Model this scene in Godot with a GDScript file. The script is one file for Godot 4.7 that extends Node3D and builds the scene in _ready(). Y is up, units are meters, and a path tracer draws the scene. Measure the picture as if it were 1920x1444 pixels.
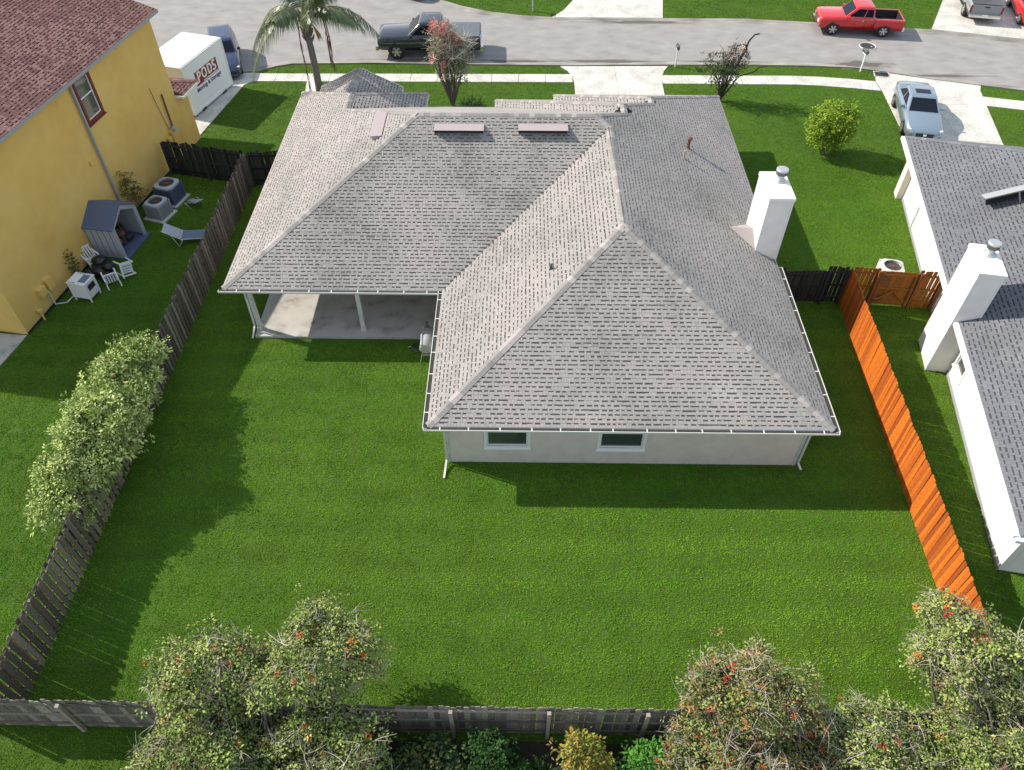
extends Node3D
# A back yard seen from a drone: ranch house with grey shingle roof, fences, neighbours, street.

const SUN_TO := Vector3(2.84, -2.3, 1.06)      # the way sunlight travels, read from the eave's shadow on the lawn
const EAVE := 2.385
const PITCH := 0.4837
var rng := RandomNumberGenerator.new()
var cam: Camera3D
var M := {}
var T := {}
var used := {}

# ---------------------------------------------------------------- helpers
func numbered(n: String) -> String:
	if not used.has(n):
		used[n] = 0
		return n
	used[n] += 1
	return "%s_%03d" % [n, used[n]]

func tag(o: Node, label := "", category := "", group := "", kind := ""):
	if label: o.set_meta("label", label)
	if category: o.set_meta("category", category)
	if group: o.set_meta("group", group)
	if kind: o.set_meta("kind", kind)
	return o

func thing(called: String, label: String, category: String, at := Vector3.ZERO, turn := 0.0, group := "") -> Node3D:
	var o := Node3D.new()
	o.name = numbered(called)
	add_child(o)
	o.position = at
	o.rotation.y = turn
	tag(o, label, category, group)
	return o

func mb() -> SurfaceTool:
	var s := SurfaceTool.new()
	s.begin(Mesh.PRIMITIVE_TRIANGLES)
	s.set_smooth_group(-1)
	return s

func mesh_of(s: SurfaceTool, m: Material) -> ArrayMesh:
	s.generate_normals()
	var a := s.commit()
	if m: a.surface_set_material(0, m)
	return a

func inst(a: Mesh, called: String, parent: Node, xf := Transform3D(), m: Material = null) -> MeshInstance3D:
	var o := MeshInstance3D.new()
	o.mesh = a
	if m: o.material_override = m
	o.name = numbered(called) if parent == self else called
	parent.add_child(o, true)
	o.transform = xf
	return o

func fin(s: SurfaceTool, called: String, m: Material, parent: Node) -> MeshInstance3D:
	return inst(mesh_of(s, m), called, parent)

func tri(s: SurfaceTool, a: Vector3, b: Vector3, c: Vector3):
	s.add_vertex(a)
	s.add_vertex(c)
	s.add_vertex(b)

func qd(s: SurfaceTool, a: Vector3, b: Vector3, c: Vector3, d: Vector3):
	tri(s, a, b, c)
	tri(s, a, c, d)

func hexa(s: SurfaceTool, p: Array):
	# p: four bottom corners (anticlockwise from above), four top corners
	qd(s, p[3], p[2], p[1], p[0])
	qd(s, p[4], p[5], p[6], p[7])
	for i in 4:
		var j := (i + 1) % 4
		qd(s, p[i], p[j], p[j + 4], p[i + 4])

func bx(s: SurfaceTool, c: Vector3, z: Vector3, b := Basis()):
	var h := z * 0.5
	var p := []
	for y in [-h.y, h.y]:
		for q in [[-1, 1], [1, 1], [1, -1], [-1, -1]]:
			p.append(c + b * Vector3(q[0] * h.x, y, q[1] * h.z))
	hexa(s, p)

func box_mm(s: SurfaceTool, lo: Vector3, hi: Vector3):
	bx(s, (lo + hi) * 0.5, hi - lo)

func bar(s: SurfaceTool, a: Vector3, b: Vector3, w: float, d: float):
	# a rectangular bar from a to b
	var y := (b - a).normalized()
	var x := y.cross(Vector3.UP)
	if x.length() < 0.01: x = Vector3.RIGHT
	x = x.normalized()
	bx(s, (a + b) * 0.5, Vector3(w, a.distance_to(b), d), Basis(x, y, x.cross(y)))

func tube(s: SurfaceTool, pts: Array, radii: Array, n := 6, caps := true):
	s.set_smooth_group(1)
	var loops := []
	var up := Vector3(0.31, 0.2, 0.93)
	for i in pts.size():
		var d: Vector3 = (pts[mini(i + 1, pts.size() - 1)] - pts[maxi(i - 1, 0)]).normalized()
		var x := d.cross(up).normalized()
		if x.length() < 0.5: x = d.cross(Vector3.RIGHT).normalized()
		up = x.cross(d)
		var l := []
		for k in n:
			var a := TAU * k / n
			l.append(pts[i] + (x * cos(a) + up * sin(a)) * float(radii[mini(i, radii.size() - 1)]))
		loops.append(l)
	for i in loops.size() - 1:
		for k in n:
			var j := (k + 1) % n
			qd(s, loops[i][j], loops[i][k], loops[i + 1][k], loops[i + 1][j])
	if caps:
		s.set_smooth_group(-1)
		for k in range(1, n - 1):
			tri(s, loops[0][0], loops[0][k], loops[0][k + 1])
			var e: Array = loops[-1]
			tri(s, e[0], e[k + 1], e[k])
	s.set_smooth_group(-1)

func loft(s: SurfaceTool, loops: Array, cap0 := true, cap1 := true, smooth := 2):
	# loops of equal size; each runs anticlockwise seen from the end it is lofted towards
	s.set_smooth_group(smooth)
	var n: int = loops[0].size()
	for i in loops.size() - 1:
		for k in n:
			var j := (k + 1) % n
			qd(s, loops[i][k], loops[i][j], loops[i + 1][j], loops[i + 1][k])
	s.set_smooth_group(smooth if smooth > 2 else -1)
	for k in range(1, n - 1):
		if cap0: tri(s, loops[0][0], loops[0][k + 1], loops[0][k])
		if cap1: tri(s, loops[-1][0], loops[-1][k], loops[-1][k + 1])
	s.set_smooth_group(-1)

func sheet(s: SurfaceTool, poly: Array, y: float, drop := 0.0):
	# a flat polygon of [x, z] corners, with a skirt down to y - drop
	var p := PackedVector2Array()
	for q in poly: p.append(Vector2(q[0], q[1]))
	if Geometry2D.is_polygon_clockwise(p): p.reverse()
	var t := Geometry2D.triangulate_polygon(p)
	for i in range(0, t.size(), 3):
		var a := Vector3(p[t[i]].x, y, p[t[i]].y)
		var b := Vector3(p[t[i + 1]].x, y, p[t[i + 1]].y)
		var c := Vector3(p[t[i + 2]].x, y, p[t[i + 2]].y)
		if (b - a).cross(c - a).y < 0: tri(s, a, c, b)
		else: tri(s, a, b, c)
	if drop > 0.0:
		for i in p.size():
			var a2 := p[i]
			var b2 := p[(i + 1) % p.size()]
			qd(s, Vector3(b2.x, y - drop, b2.y), Vector3(a2.x, y - drop, a2.y), Vector3(a2.x, y, a2.y), Vector3(b2.x, y, b2.y))

func scatter(a: Mesh, called: String, parent: Node, xfs: Array, cols: Array, m: Material, label := "", category := "") -> MultiMeshInstance3D:
	var mm := MultiMesh.new()
	mm.transform_format = MultiMesh.TRANSFORM_3D
	mm.use_colors = true
	mm.mesh = a
	mm.instance_count = xfs.size()
	for i in xfs.size():
		mm.set_instance_transform(i, xfs[i])
		mm.set_instance_color(i, cols[i])
	var o := MultiMeshInstance3D.new()
	o.multimesh = mm
	o.material_override = m
	o.name = numbered(called) if parent == self else called
	parent.add_child(o, true)
	tag(o, label, category, "", "stuff")
	return o

# ---------------------------------------------------------------- materials
func lin(r: float, g: float, b: float) -> Color:
	return Color(r, g, b).linear_to_srgb()

func noise_tex(key: String, freq: float, stops: Array, kind := FastNoiseLite.TYPE_SIMPLEX_SMOOTH, oct := 4, size := 512, sd := 1) -> NoiseTexture2D:
	if T.has(key): return T[key]
	var n := FastNoiseLite.new()
	n.noise_type = kind
	n.frequency = freq
	n.fractal_octaves = oct
	n.seed = sd
	var g := Gradient.new()
	var offs := PackedFloat32Array()
	var cols := PackedColorArray()
	for q in stops:
		offs.append(q[0])
		cols.append(q[1])
	g.offsets = offs
	g.colors = cols
	var t := NoiseTexture2D.new()
	t.width = size
	t.height = size
	t.seamless = true
	t.noise = n
	t.color_ramp = g
	T[key] = t
	return t

func grey(v: float) -> Color:
	return Color(v, v, v)

func plain(key: String, c: Color, rough := 0.8, metal := 0.0, spec := 0.5) -> StandardMaterial3D:
	if M.has(key): return M[key]
	var m := StandardMaterial3D.new()
	m.resource_name = key
	m.albedo_color = c
	m.roughness = rough
	m.metallic = metal
	m.metallic_specular = spec
	M[key] = m
	return m

func textured(key: String, c: Color, tex: Texture2D, scale: Vector3, rough := 0.85, bump: Texture2D = null, bump_cm := 0.0) -> StandardMaterial3D:
	if M.has(key): return M[key]
	var m := plain(key, c, rough, 0.0, 0.35)
	m.albedo_texture = tex
	m.uv1_triplanar = true
	m.uv1_world_triplanar = true
	m.uv1_scale = scale
	if bump:
		m.heightmap_enabled = true
		m.heightmap_texture = bump
		m.heightmap_scale = bump_cm
	return m

func with_detail(m: StandardMaterial3D, tex: Texture2D, scale: float) -> StandardMaterial3D:
	m.detail_enabled = true
	m.detail_albedo = tex
	m.detail_blend_mode = BaseMaterial3D.BLEND_MODE_MUL
	m.detail_uv_layer = BaseMaterial3D.DETAIL_UV_2
	m.uv2_triplanar = true
	m.uv2_world_triplanar = true
	m.uv2_scale = Vector3.ONE * scale
	return m

func tinted(key: String, rough := 0.8) -> StandardMaterial3D:
	# colour comes from vertex or instance colours
	if M.has(key): return M[key]
	var m := plain(key, Color.WHITE, rough, 0.0, 0.3)
	m.vertex_color_use_as_albedo = true
	return m

func make_materials():
	var fine := noise_tex("fine", 0.09, [[0.0, grey(0.72)], [0.5, grey(0.9)], [1.0, grey(1.0)]], FastNoiseLite.TYPE_SIMPLEX, 5, 512, 3)
	var blot := noise_tex("blot", 0.012, [[0.0, grey(0.86)], [0.4, grey(0.94)], [0.6, grey(0.98)], [1.0, grey(1.0)]], FastNoiseLite.TYPE_SIMPLEX_SMOOTH, 5, 512, 5)
	var pale := noise_tex("pale", 0.02, [[0.0, grey(0.95)], [1.0, grey(1.0)]], FastNoiseLite.TYPE_SIMPLEX_SMOOTH, 4, 256, 6)
	var hgt := noise_tex("hgt", 0.12, [[0.0, grey(0.0)], [1.0, grey(1.0)]], FastNoiseLite.TYPE_SIMPLEX, 4, 512, 9)
	var soil := noise_tex("soil", 0.05, [[0.0, lin(0.035, 0.07, 0.008)], [0.45, lin(0.055, 0.11, 0.01)], [0.75, lin(0.075, 0.14, 0.013)], [1.0, lin(0.11, 0.14, 0.03)]], FastNoiseLite.TYPE_SIMPLEX, 5, 512, 11)
	with_detail(textured("lawn", Color.WHITE, soil, Vector3.ONE * 0.45, 0.95, hgt, 1.5), blot, 0.07)
	var grit := noise_tex("grit", 0.18, [[0.0, grey(0.86)], [0.5, grey(0.96)], [1.0, grey(1.0)]], FastNoiseLite.TYPE_SIMPLEX, 4, 1024, 23)
	textured("road_stain", lin(0.13, 0.115, 0.105), grit, Vector3.ONE * 0.4, 0.95)
	textured("road_stain_pale", lin(0.24, 0.22, 0.205), grit, Vector3.ONE * 0.4, 0.95)
	var road := noise_tex("road", 0.012, [[0.0, lin(0.25, 0.236, 0.231)], [0.35, lin(0.29, 0.275, 0.269)], [0.65, lin(0.31, 0.295, 0.289)], [1.0, lin(0.35, 0.334, 0.325)]], FastNoiseLite.TYPE_SIMPLEX_SMOOTH, 6, 1024, 21)
	with_detail(textured("asphalt", Color.WHITE, road, Vector3(0.05, 0.1, 0.075), 0.95), grit, 0.35)
	var conc := noise_tex("conc", 0.03, [[0.0, lin(0.42, 0.4, 0.37)], [0.35, lin(0.54, 0.52, 0.48)], [0.7, lin(0.6, 0.58, 0.54)], [1.0, lin(0.66, 0.64, 0.6)]], FastNoiseLite.TYPE_SIMPLEX, 6, 512, 31)
	with_detail(textured("concrete", Color.WHITE, conc, Vector3.ONE * 0.3, 0.9, hgt, 0.2), blot, 0.11)
	var patio := noise_tex("patio", 0.018, [[0.0, lin(0.2, 0.185, 0.165)], [0.2, lin(0.34, 0.32, 0.295)], [0.5, lin(0.41, 0.39, 0.365)], [1.0, lin(0.45, 0.43, 0.405)]], FastNoiseLite.TYPE_SIMPLEX, 5, 512, 34)
	textured("patio", Color.WHITE, patio, Vector3.ONE * 0.1, 0.85, hgt, 0.2)
	var gut := noise_tex("kerbdirt", 0.012, [[0.0, lin(0.12, 0.105, 0.095)], [0.35, lin(0.22, 0.2, 0.185)], [0.6, lin(0.28, 0.26, 0.24)], [1.0, lin(0.38, 0.36, 0.33)]], FastNoiseLite.TYPE_SIMPLEX_SMOOTH, 4, 512, 36)
	textured("kerb", Color.WHITE, gut, Vector3(0.07, 0.1, 0.1), 0.9)
	with_detail(textured("stucco_beige", lin(0.74, 0.66, 0.6), pale, Vector3.ONE * 0.5, 0.95, hgt, 0.3), pale, 0.17)
	with_detail(textured("stucco_white", lin(0.84, 0.83, 0.8), pale, Vector3.ONE * 0.3, 0.95, hgt, 0.3), pale, 0.13)
	var ochre := noise_tex("ochre", 0.014, [[0.0, lin(0.63, 0.4, 0.11)], [0.3, lin(0.69, 0.46, 0.135)], [0.7, lin(0.71, 0.49, 0.155)], [1.0, lin(0.72, 0.53, 0.2)]], FastNoiseLite.TYPE_SIMPLEX_SMOOTH, 4, 512, 44)
	with_detail(textured("stucco_yellow", Color.WHITE, ochre, Vector3.ONE * 0.04, 0.95, hgt, 0.4), pale, 0.3)
	plain("white_trim", lin(0.78, 0.78, 0.76), 0.5)
	plain("gutter_white", lin(0.58, 0.58, 0.56), 0.55)
	with_detail(textured("white_paint", lin(0.8, 0.8, 0.79), fine, Vector3.ONE * 0.5, 0.6), blot, 0.3)
	plain("gutter_shade_dirt", lin(0.035, 0.03, 0.026), 0.95)  # near black: the trough's inner shadow painted in, along with debris
	plain("dark", lin(0.02, 0.02, 0.022), 0.7)
	plain("dark_metal", lin(0.09, 0.09, 0.095), 0.45, 0.3)
	plain("galvanised", lin(0.5, 0.51, 0.52), 0.4, 0.6)
	plain("pink_metal", lin(0.35, 0.29, 0.295), 0.5, 0.0)
	plain("grey_paint", lin(0.3, 0.31, 0.32), 0.6)
	plain("red_frame", lin(0.14, 0.02, 0.018), 0.6)
	var g := plain("window_glass", lin(0.03, 0.045, 0.045), 0.06, 0.0, 0.6)
	g.clearcoat_enabled = true
	plain("car_glass", lin(0.006, 0.009, 0.018), 0.06, 0.0, 0.35)
	plain("tyre", lin(0.018, 0.018, 0.018), 0.85)
	plain("alloy", lin(0.55, 0.55, 0.56), 0.3, 0.8)
	plain("chrome", lin(0.7, 0.7, 0.7), 0.15, 1.0)
	plain("lamp_lens", lin(0.75, 0.75, 0.73), 0.1)
	plain("tail_lens", lin(0.3, 0.012, 0.01), 0.15)
	for q in [["car_red", lin(0.5, 0.012, 0.012), 0.3], ["car_silver", lin(0.27, 0.335, 0.4), 0.3], ["car_blue", lin(0.012, 0.025, 0.075), 0.25], ["car_black", lin(0.012, 0.016, 0.026), 0.22], ["car_grey", lin(0.24, 0.25, 0.26), 0.35], ["car_cover", lin(0.07, 0.075, 0.085), 0.5]]:
		var p := plain(q[0], q[1], q[2], 0.6 if q[0] == "car_silver" else 0.0)
		p.clearcoat_enabled = true
		p.clearcoat = 0.8
		p.clearcoat_roughness = 0.06
	# weathered boards: grain runs up the board
	for i in 5:
		var k: float = [0.75, 1.0, 1.25, 0.6, 1.5][i]
		var w := noise_tex("wgrain%d" % (i % 2), 0.03, [[0.0, grey(0.45)], [0.5, grey(0.8)], [1.0, grey(1.0)]], FastNoiseLite.TYPE_SIMPLEX, 5, 512, 60 + i % 2)
		textured("old_wood%d" % i, lin(0.25 * k, 0.21 * k, 0.175 * k), w, Vector3(5, 0.35, 5), 0.95)
		textured("rear_wood%d" % i, lin(0.34 * k, 0.3 * k, 0.245 * k), w, Vector3(5, 0.35, 5), 0.95)
		textured("black_wood%d" % i, lin(0.05 * k, 0.047 * k, 0.043 * k), w, Vector3(5, 0.35, 5), 0.9)
	var og := noise_tex("ograin", 0.03, [[0.0, lin(0.3, 0.06, 0.012)], [0.3, lin(0.5, 0.115, 0.016)], [0.65, lin(0.62, 0.16, 0.022)], [1.0, lin(0.85, 0.36, 0.09)]], FastNoiseLite.TYPE_SIMPLEX, 5, 512, 70)
	for i in 5:
		textured("cedar%d" % i, lin([0.62, 0.75, 0.85, 0.5, 0.95][i], [0.6, 0.72, 0.85, 0.46, 0.98][i], 0.7), og, Vector3(4, 0.3, 4), 0.65)
	for i in 3:
		textured("gate_wood%d" % i, lin([0.42, 0.5, 0.35][i], [0.6, 0.7, 0.5][i], 0.8), og, Vector3(4, 0.3, 4), 0.75)
	# shingles
	var gran := noise_tex("granule", 0.25, [[0.0, grey(0.62)], [0.5, grey(0.86)], [1.0, grey(1.0)]], FastNoiseLite.TYPE_SIMPLEX, 3, 256, 80)
	for q in [["grey", lin(0.125, 0.115, 0.107)], ["slate", lin(0.075, 0.077, 0.09)], ["russet", lin(0.075, 0.035, 0.034)]]:
		textured("under_" + q[0], q[1], gran, Vector3.ONE * 1.6, 0.95)
	M["under_grey"] = with_detail(M["under_grey"], blot, 0.12)
	var tab := tinted("shingle_many", 0.95)
	tab.albedo_texture = gran
	tab.uv1_triplanar = true
	tab.uv1_world_triplanar = true
	tab.uv1_scale = Vector3.ONE * 1.6
	for n in SHINGLES:
		for i in SHINGLES[n].size():
			var c: Color = SHINGLES[n][i]
			textured("shingle_%s%d" % [n, i], lin(c.r, c.g, c.b), gran, Vector3.ONE * 1.6, 0.95)
	var leaf := tinted("leaf", 0.6)
	leaf.metallic_specular = 0.2
	leaf.backlight_enabled = true
	leaf.backlight = Color(0.25, 0.32, 0.08)
	var blade := tinted("blade", 0.9)
	blade.metallic_specular = 0.12
	blade.backlight_enabled = true
	blade.backlight = Color(0.16, 0.26, 0.04)
	tinted("twig", 0.9)
	tinted("petal", 0.6)
	var bark := noise_tex("bark", 0.05, [[0.0, lin(0.06, 0.05, 0.04)], [0.5, lin(0.16, 0.14, 0.12)], [1.0, lin(0.28, 0.25, 0.22)]], FastNoiseLite.TYPE_SIMPLEX, 5, 256, 90)
	textured("bark", Color.WHITE, bark, Vector3(1.5, 0.6, 1.5), 0.95)
	var palmbark := noise_tex("palmbark", 0.05, [[0.0, lin(0.07, 0.06, 0.05)], [0.5, lin(0.17, 0.15, 0.13)], [1.0, lin(0.26, 0.24, 0.21)]], FastNoiseLite.TYPE_SIMPLEX, 5, 256, 91)
	textured("palm_bark", Color.WHITE, palmbark, Vector3(0.8, 3.5, 0.8), 0.95)
	plain("dead_frond", lin(0.2, 0.1, 0.05), 0.9)
	plain("plastic_slate", lin(0.085, 0.11, 0.19), 0.6)  # slate plastic, pushed bluer to carry the tint of the shade
	plain("plastic_pale", lin(0.36, 0.38, 0.42), 0.6)
	plain("plastic_white", lin(0.72, 0.73, 0.74), 0.5)
	plain("blue_mesh", lin(0.12, 0.16, 0.25), 0.7)
	plain("black_bag", lin(0.012, 0.012, 0.014), 0.35)
	plain("rust", lin(0.16, 0.07, 0.045), 0.8)
	plain("pod_blue", lin(0.03, 0.05, 0.12), 0.6)
	plain("pod_red", lin(0.26, 0.03, 0.025), 0.6)
	plain("pod_white", lin(0.82, 0.82, 0.82), 0.55)
	plain("iron", lin(0.07, 0.07, 0.07), 0.6, 0.5)
	plain("teal_plastic", lin(0.05, 0.22, 0.26), 0.5)
	plain("mulch", lin(0.03, 0.022, 0.016), 0.95)

const SHINGLES := {
	"grey": [Color(0.3, 0.285, 0.272), Color(0.35, 0.332, 0.316), Color(0.39, 0.37, 0.352), Color(0.42, 0.398, 0.38), Color(0.45, 0.425, 0.405), Color(0.47, 0.425, 0.412), Color(0.5, 0.448, 0.437), Color(0.52, 0.49, 0.468)],
	"slate": [Color(0.17, 0.175, 0.2), Color(0.19, 0.195, 0.22), Color(0.205, 0.21, 0.235), Color(0.225, 0.23, 0.255), Color(0.26, 0.265, 0.285)],
	"russet": [Color(0.25, 0.13, 0.12), Color(0.29, 0.16, 0.145), Color(0.21, 0.105, 0.1), Color(0.32, 0.18, 0.165), Color(0.18, 0.09, 0.085)],
}
# ---------------------------------------------------------------- roofs
func union_h(rects: Array, e: float, s: float, x: float, z: float) -> float:
	# height of the roof over (x, z): the highest of the hip (or front-gabled) roofs over each rectangle
	var best := -1.0
	for r in rects:
		# r = [x left, x right, z front (small), z rear (large), front gable?]
		var d := minf(minf(x - r[0], r[1] - x), r[3] - z)
		if r.size() > 5 and z > r[3]: d = -1.0
		elif r.size() > 5: d = minf(minf(x - r[0], r[1] - x), z - r[2])
		elif r[4]:
			if z < r[2]: d = -1.0
		else: d = minf(d, z - r[2])
		best = maxf(best, d)
	return e + s * best if best >= -0.0005 else -100.0

func spans(f: Callable, u0: float, u1: float, t: float) -> Array:
	var out := []
	var step := 0.12
	var u := u0
	var was := false
	var start := 0.0
	var prev := u0
	while true:
		var on: bool = u < u1 and f.call(u, t)
		if on != was:
			var a := prev
			var b := u
			for i in 14:
				var c := (a + b) * 0.5
				if f.call(c, t) == on: b = c
				else: a = c
			if on: start = b
			else: out.append([start, a])
			was = on
		if u >= u1: break
		prev = u
		u = minf(u + step, u1)
	return out

func shingle_roof(roof: Node3D, rects: Array, e: float, s: float, tone: String, named: int, tooth := 1.0):
	# courses of shingles on every plane of the roof; each course is a step, and thick tabs lie on it
	var th := atan(s)
	var ct := cos(th)
	var sn := sin(th)
	var planes := {}
	var zmin := 1e9
	var zmax := -1e9
	var xmin := 1e9
	var xmax := -1e9
	for r in rects:
		planes["R%.3f" % r[1]] = ["R", r[1]]
		planes["L%.3f" % r[0]] = ["L", r[0]]
		planes["B%.3f" % r[3]] = ["B", r[3]]
		if not r[4]: planes["F%.3f" % r[2]] = ["F", r[2]]
		xmin = minf(xmin, r[0]); xmax = maxf(xmax, r[1]); zmin = minf(zmin, r[2]); zmax = maxf(zmax, r[3])
	var base := mb()
	var tabs := []
	var expo := 0.143
	var patch := FastNoiseLite.new()
	patch.seed = 19
	patch.frequency = 0.16
	for key in planes:
		var k: String = planes[key][0]
		var at: float = planes[key][1]
		var O: Vector3
		var U: Vector3
		var Tt: Vector3
		var L: float
		if k == "B":
			O = Vector3(xmin, e, at); U = Vector3.RIGHT; Tt = Vector3(0, sn, -ct); L = xmax - xmin
		elif k == "F":
			O = Vector3(xmax, e, at); U = Vector3.LEFT; Tt = Vector3(0, sn, ct); L = xmax - xmin
		elif k == "R":
			O = Vector3(at, e, zmax); U = Vector3.FORWARD; Tt = Vector3(-ct, sn, 0); L = zmax - zmin
		else:
			O = Vector3(at, e, zmin); U = Vector3.BACK; Tt = Vector3(ct, sn, 0); L = zmax - zmin
		var N := U.cross(Tt)
		var f := func(u, t):
			var p: Vector3 = O + U * u + Tt * t
			return absf(union_h(rects, e, s, p.x, p.z) - p.y) < 0.003
		var row := 0
		var misses := 0
		while row < 90 and misses < 4:
			var t0 := row * expo
			var t1 := t0 + expo
			var lo := spans(f, 0.0, L, t0 + 0.004)
			var hi := spans(f, 0.0, L, t1 - 0.004)
			var mid := spans(f, 0.0, L, t0 + expo * 0.5)
			if mid.is_empty(): misses += 1
			else: misses = 0
			if lo.size() != mid.size() or hi.size() != mid.size():
				lo = mid
				hi = mid
			for i in mid.size():
				var a: Vector3 = O + U * float(lo[i][0]) + Tt * t0 + N * 0.007
				var b: Vector3 = O + U * float(lo[i][1]) + Tt * t0 + N * 0.007
				var c: Vector3 = O + U * float(hi[i][1]) + Tt * (t1 + 0.004)
				var d: Vector3 = O + U * float(hi[i][0]) + Tt * (t1 + 0.004)
				qd(base, a, b, c, d)
				qd(base, a - N * 0.008, b - N * 0.008, b, a)
				var u: float = mid[i][0] + rng.randf() * 0.1
				var end: float = mid[i][1] - 0.02
				var long := rng.randf() < 0.4
				var run := rng.randf()
				while u < end - 0.05:
					var w := (rng.randf_range(0.05, 0.1) if long else rng.randf_range(0.09, 0.17)) * tooth
					w = minf(w, end - u)
					var len := expo * (0.99 if long else (rng.randf_range(0.6, 0.77) if rng.randf() < 0.92 else 0.95))
					var B := Basis(U * (w - 0.004), N, -Tt * len)
					var org: Vector3 = O + U * (u + w * 0.5) + Tt * (t0 - 0.003 + len * 0.5) + N * 0.009
					if rng.randf() < 0.3: run = rng.randf()
					var wx := patch.get_noise_3dv(org) * 0.5 + patch.get_noise_3dv(org * 4.0) * 0.25 + 0.5
					var ci := int(clampf((wx - 0.5) * 1.15 + 0.32 + run * 0.18 + rng.randf() * 0.22, 0.0, 0.999) * SHINGLES[tone].size())
					tabs.append([Transform3D(B, org), ci, 0.0])
					u += w
					long = not long if rng.randf() < 0.85 else long
			row += 1
	# felt under the shingles, so that no joint shows daylight
	var felt := mb()
	var fs := 0.15
	var fx := xmin
	while fx < xmax - fs:
		var fz := zmin
		while fz < zmax - fs:
			var c4 := []
			for q in [[0, 1], [1, 1], [1, 0], [0, 0]]:
				c4.append(Vector3(fx + q[0] * fs, union_h(rects, e, s, fx + q[0] * fs, fz + q[1] * fs) - 0.012, fz + q[1] * fs))
			if c4.all(func(v): return v.y > 0.0): qd(felt, c4[0], c4[1], c4[2], c4[3])
			fz += fs
		fx += fs
	fin(felt, "roofing_felt", M["under_" + tone], roof)
	fin(base, "shingle_course_layer", M["under_" + tone], roof)
	var g := roof.global_transform
	var eye := cam.global_position
	for q in tabs:
		var wp: Vector3 = g * q[0].origin
		q[2] = eye.distance_to(wp) + (1000.0 if not in_view(wp, 1.02) else 0.0)
	tabs.sort_custom(func(p, q): return p[2] < q[2])
	var unit := mb()
	# a tab with its front edge eased
	hexa(unit, [Vector3(-0.5, -0.004, 0.5), Vector3(0.5, -0.004, 0.5), Vector3(0.5, -0.004, -0.5), Vector3(-0.5, -0.004, -0.5), Vector3(-0.49, 0.006, 0.48), Vector3(0.49, 0.006, 0.48), Vector3(0.49, 0.002, -0.5), Vector3(-0.49, 0.002, -0.5)])
	var um := mesh_of(unit, null)
	var xs := []
	var cs := []
	for i in tabs.size():
		if i < named:
			inst(um, "shingle", roof, tabs[i][0], M["shingle_%s%d" % [tone, tabs[i][1]]])
		else:
			xs.append(tabs[i][0])
			cs.append(SHINGLES[tone][tabs[i][1]])
	scatter(um, "shingle_field", roof, xs, cs, M["shingle_many"])

func in_view(p: Vector3, margin := 1.0) -> bool:
	var q: Vector3 = cam.global_transform.affine_inverse() * p
	if q.z > -0.5: return false
	var ty := tan(deg_to_rad(cam.fov) * 0.5)
	return absf(q.y / -q.z) < ty * margin and absf(q.x / -q.z) < ty * 1.33 * margin

func ridge_caps(roof: Node3D, a: Vector3, b: Vector3, n1: Vector3, n2: Vector3, tone: String, w := 0.15):
	# overlapping cap shingles from the low end a to the high end b
	var d := (b - a).normalized()
	var s1 := n1.cross(d).normalized()
	if s1.y > 0.0: s1 = -s1
	var s2 := n2.cross(d).normalized()
	if s2.y > 0.0: s2 = -s2
	if s1.cross(d).y > 0.0:
		var h := s1
		s1 = s2
		s2 = h
	var up := (n1 + n2).normalized()
	var step := 0.2
	var n := int(a.distance_to(b) / step)
	var meshes := []
	var s := mb()
	var l := 0.29
	var lift := 0.022
	var p0 := -d * l * 0.5 + up * (lift + 0.008)
	var p1 := d * l * 0.5 + up * lift
	for side in [[s1, 1], [s2, -1]]:
		var e: Vector3 = side[0] * w
		var q := [p0, p1, p1 + e, p0 + e]
		if side[1] < 0: q.reverse()
		qd(s, q[3], q[2], q[1], q[0])
		var dn := up * 0.012
		qd(s, p0 + e, p0, p0 - dn, p0 + e - dn)
		qd(s, p0 + e - dn, p1 + e - dn, p1 + e, p0 + e)
	var um := mesh_of(s, null)
	for i in n + 1:
		var ci = rng.randi() % SHINGLES[tone].size()
		if rng.randf() < 0.6: ci = 1
		var o := inst(um, "ridge_cap", roof, Transform3D(Basis(), a + d * (minf(i * step + 0.1, a.distance_to(b) - 0.1))), M["shingle_%s%d" % [tone, ci]])

func plane_n(k: String, s: float) -> Vector3:
	var v: Vector3 = {"B": Vector3(0, 1, s), "F": Vector3(0, 1, -s), "R": Vector3(s, 1, 0), "L": Vector3(-s, 1, 0)}[k]
	return v.normalized()

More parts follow.
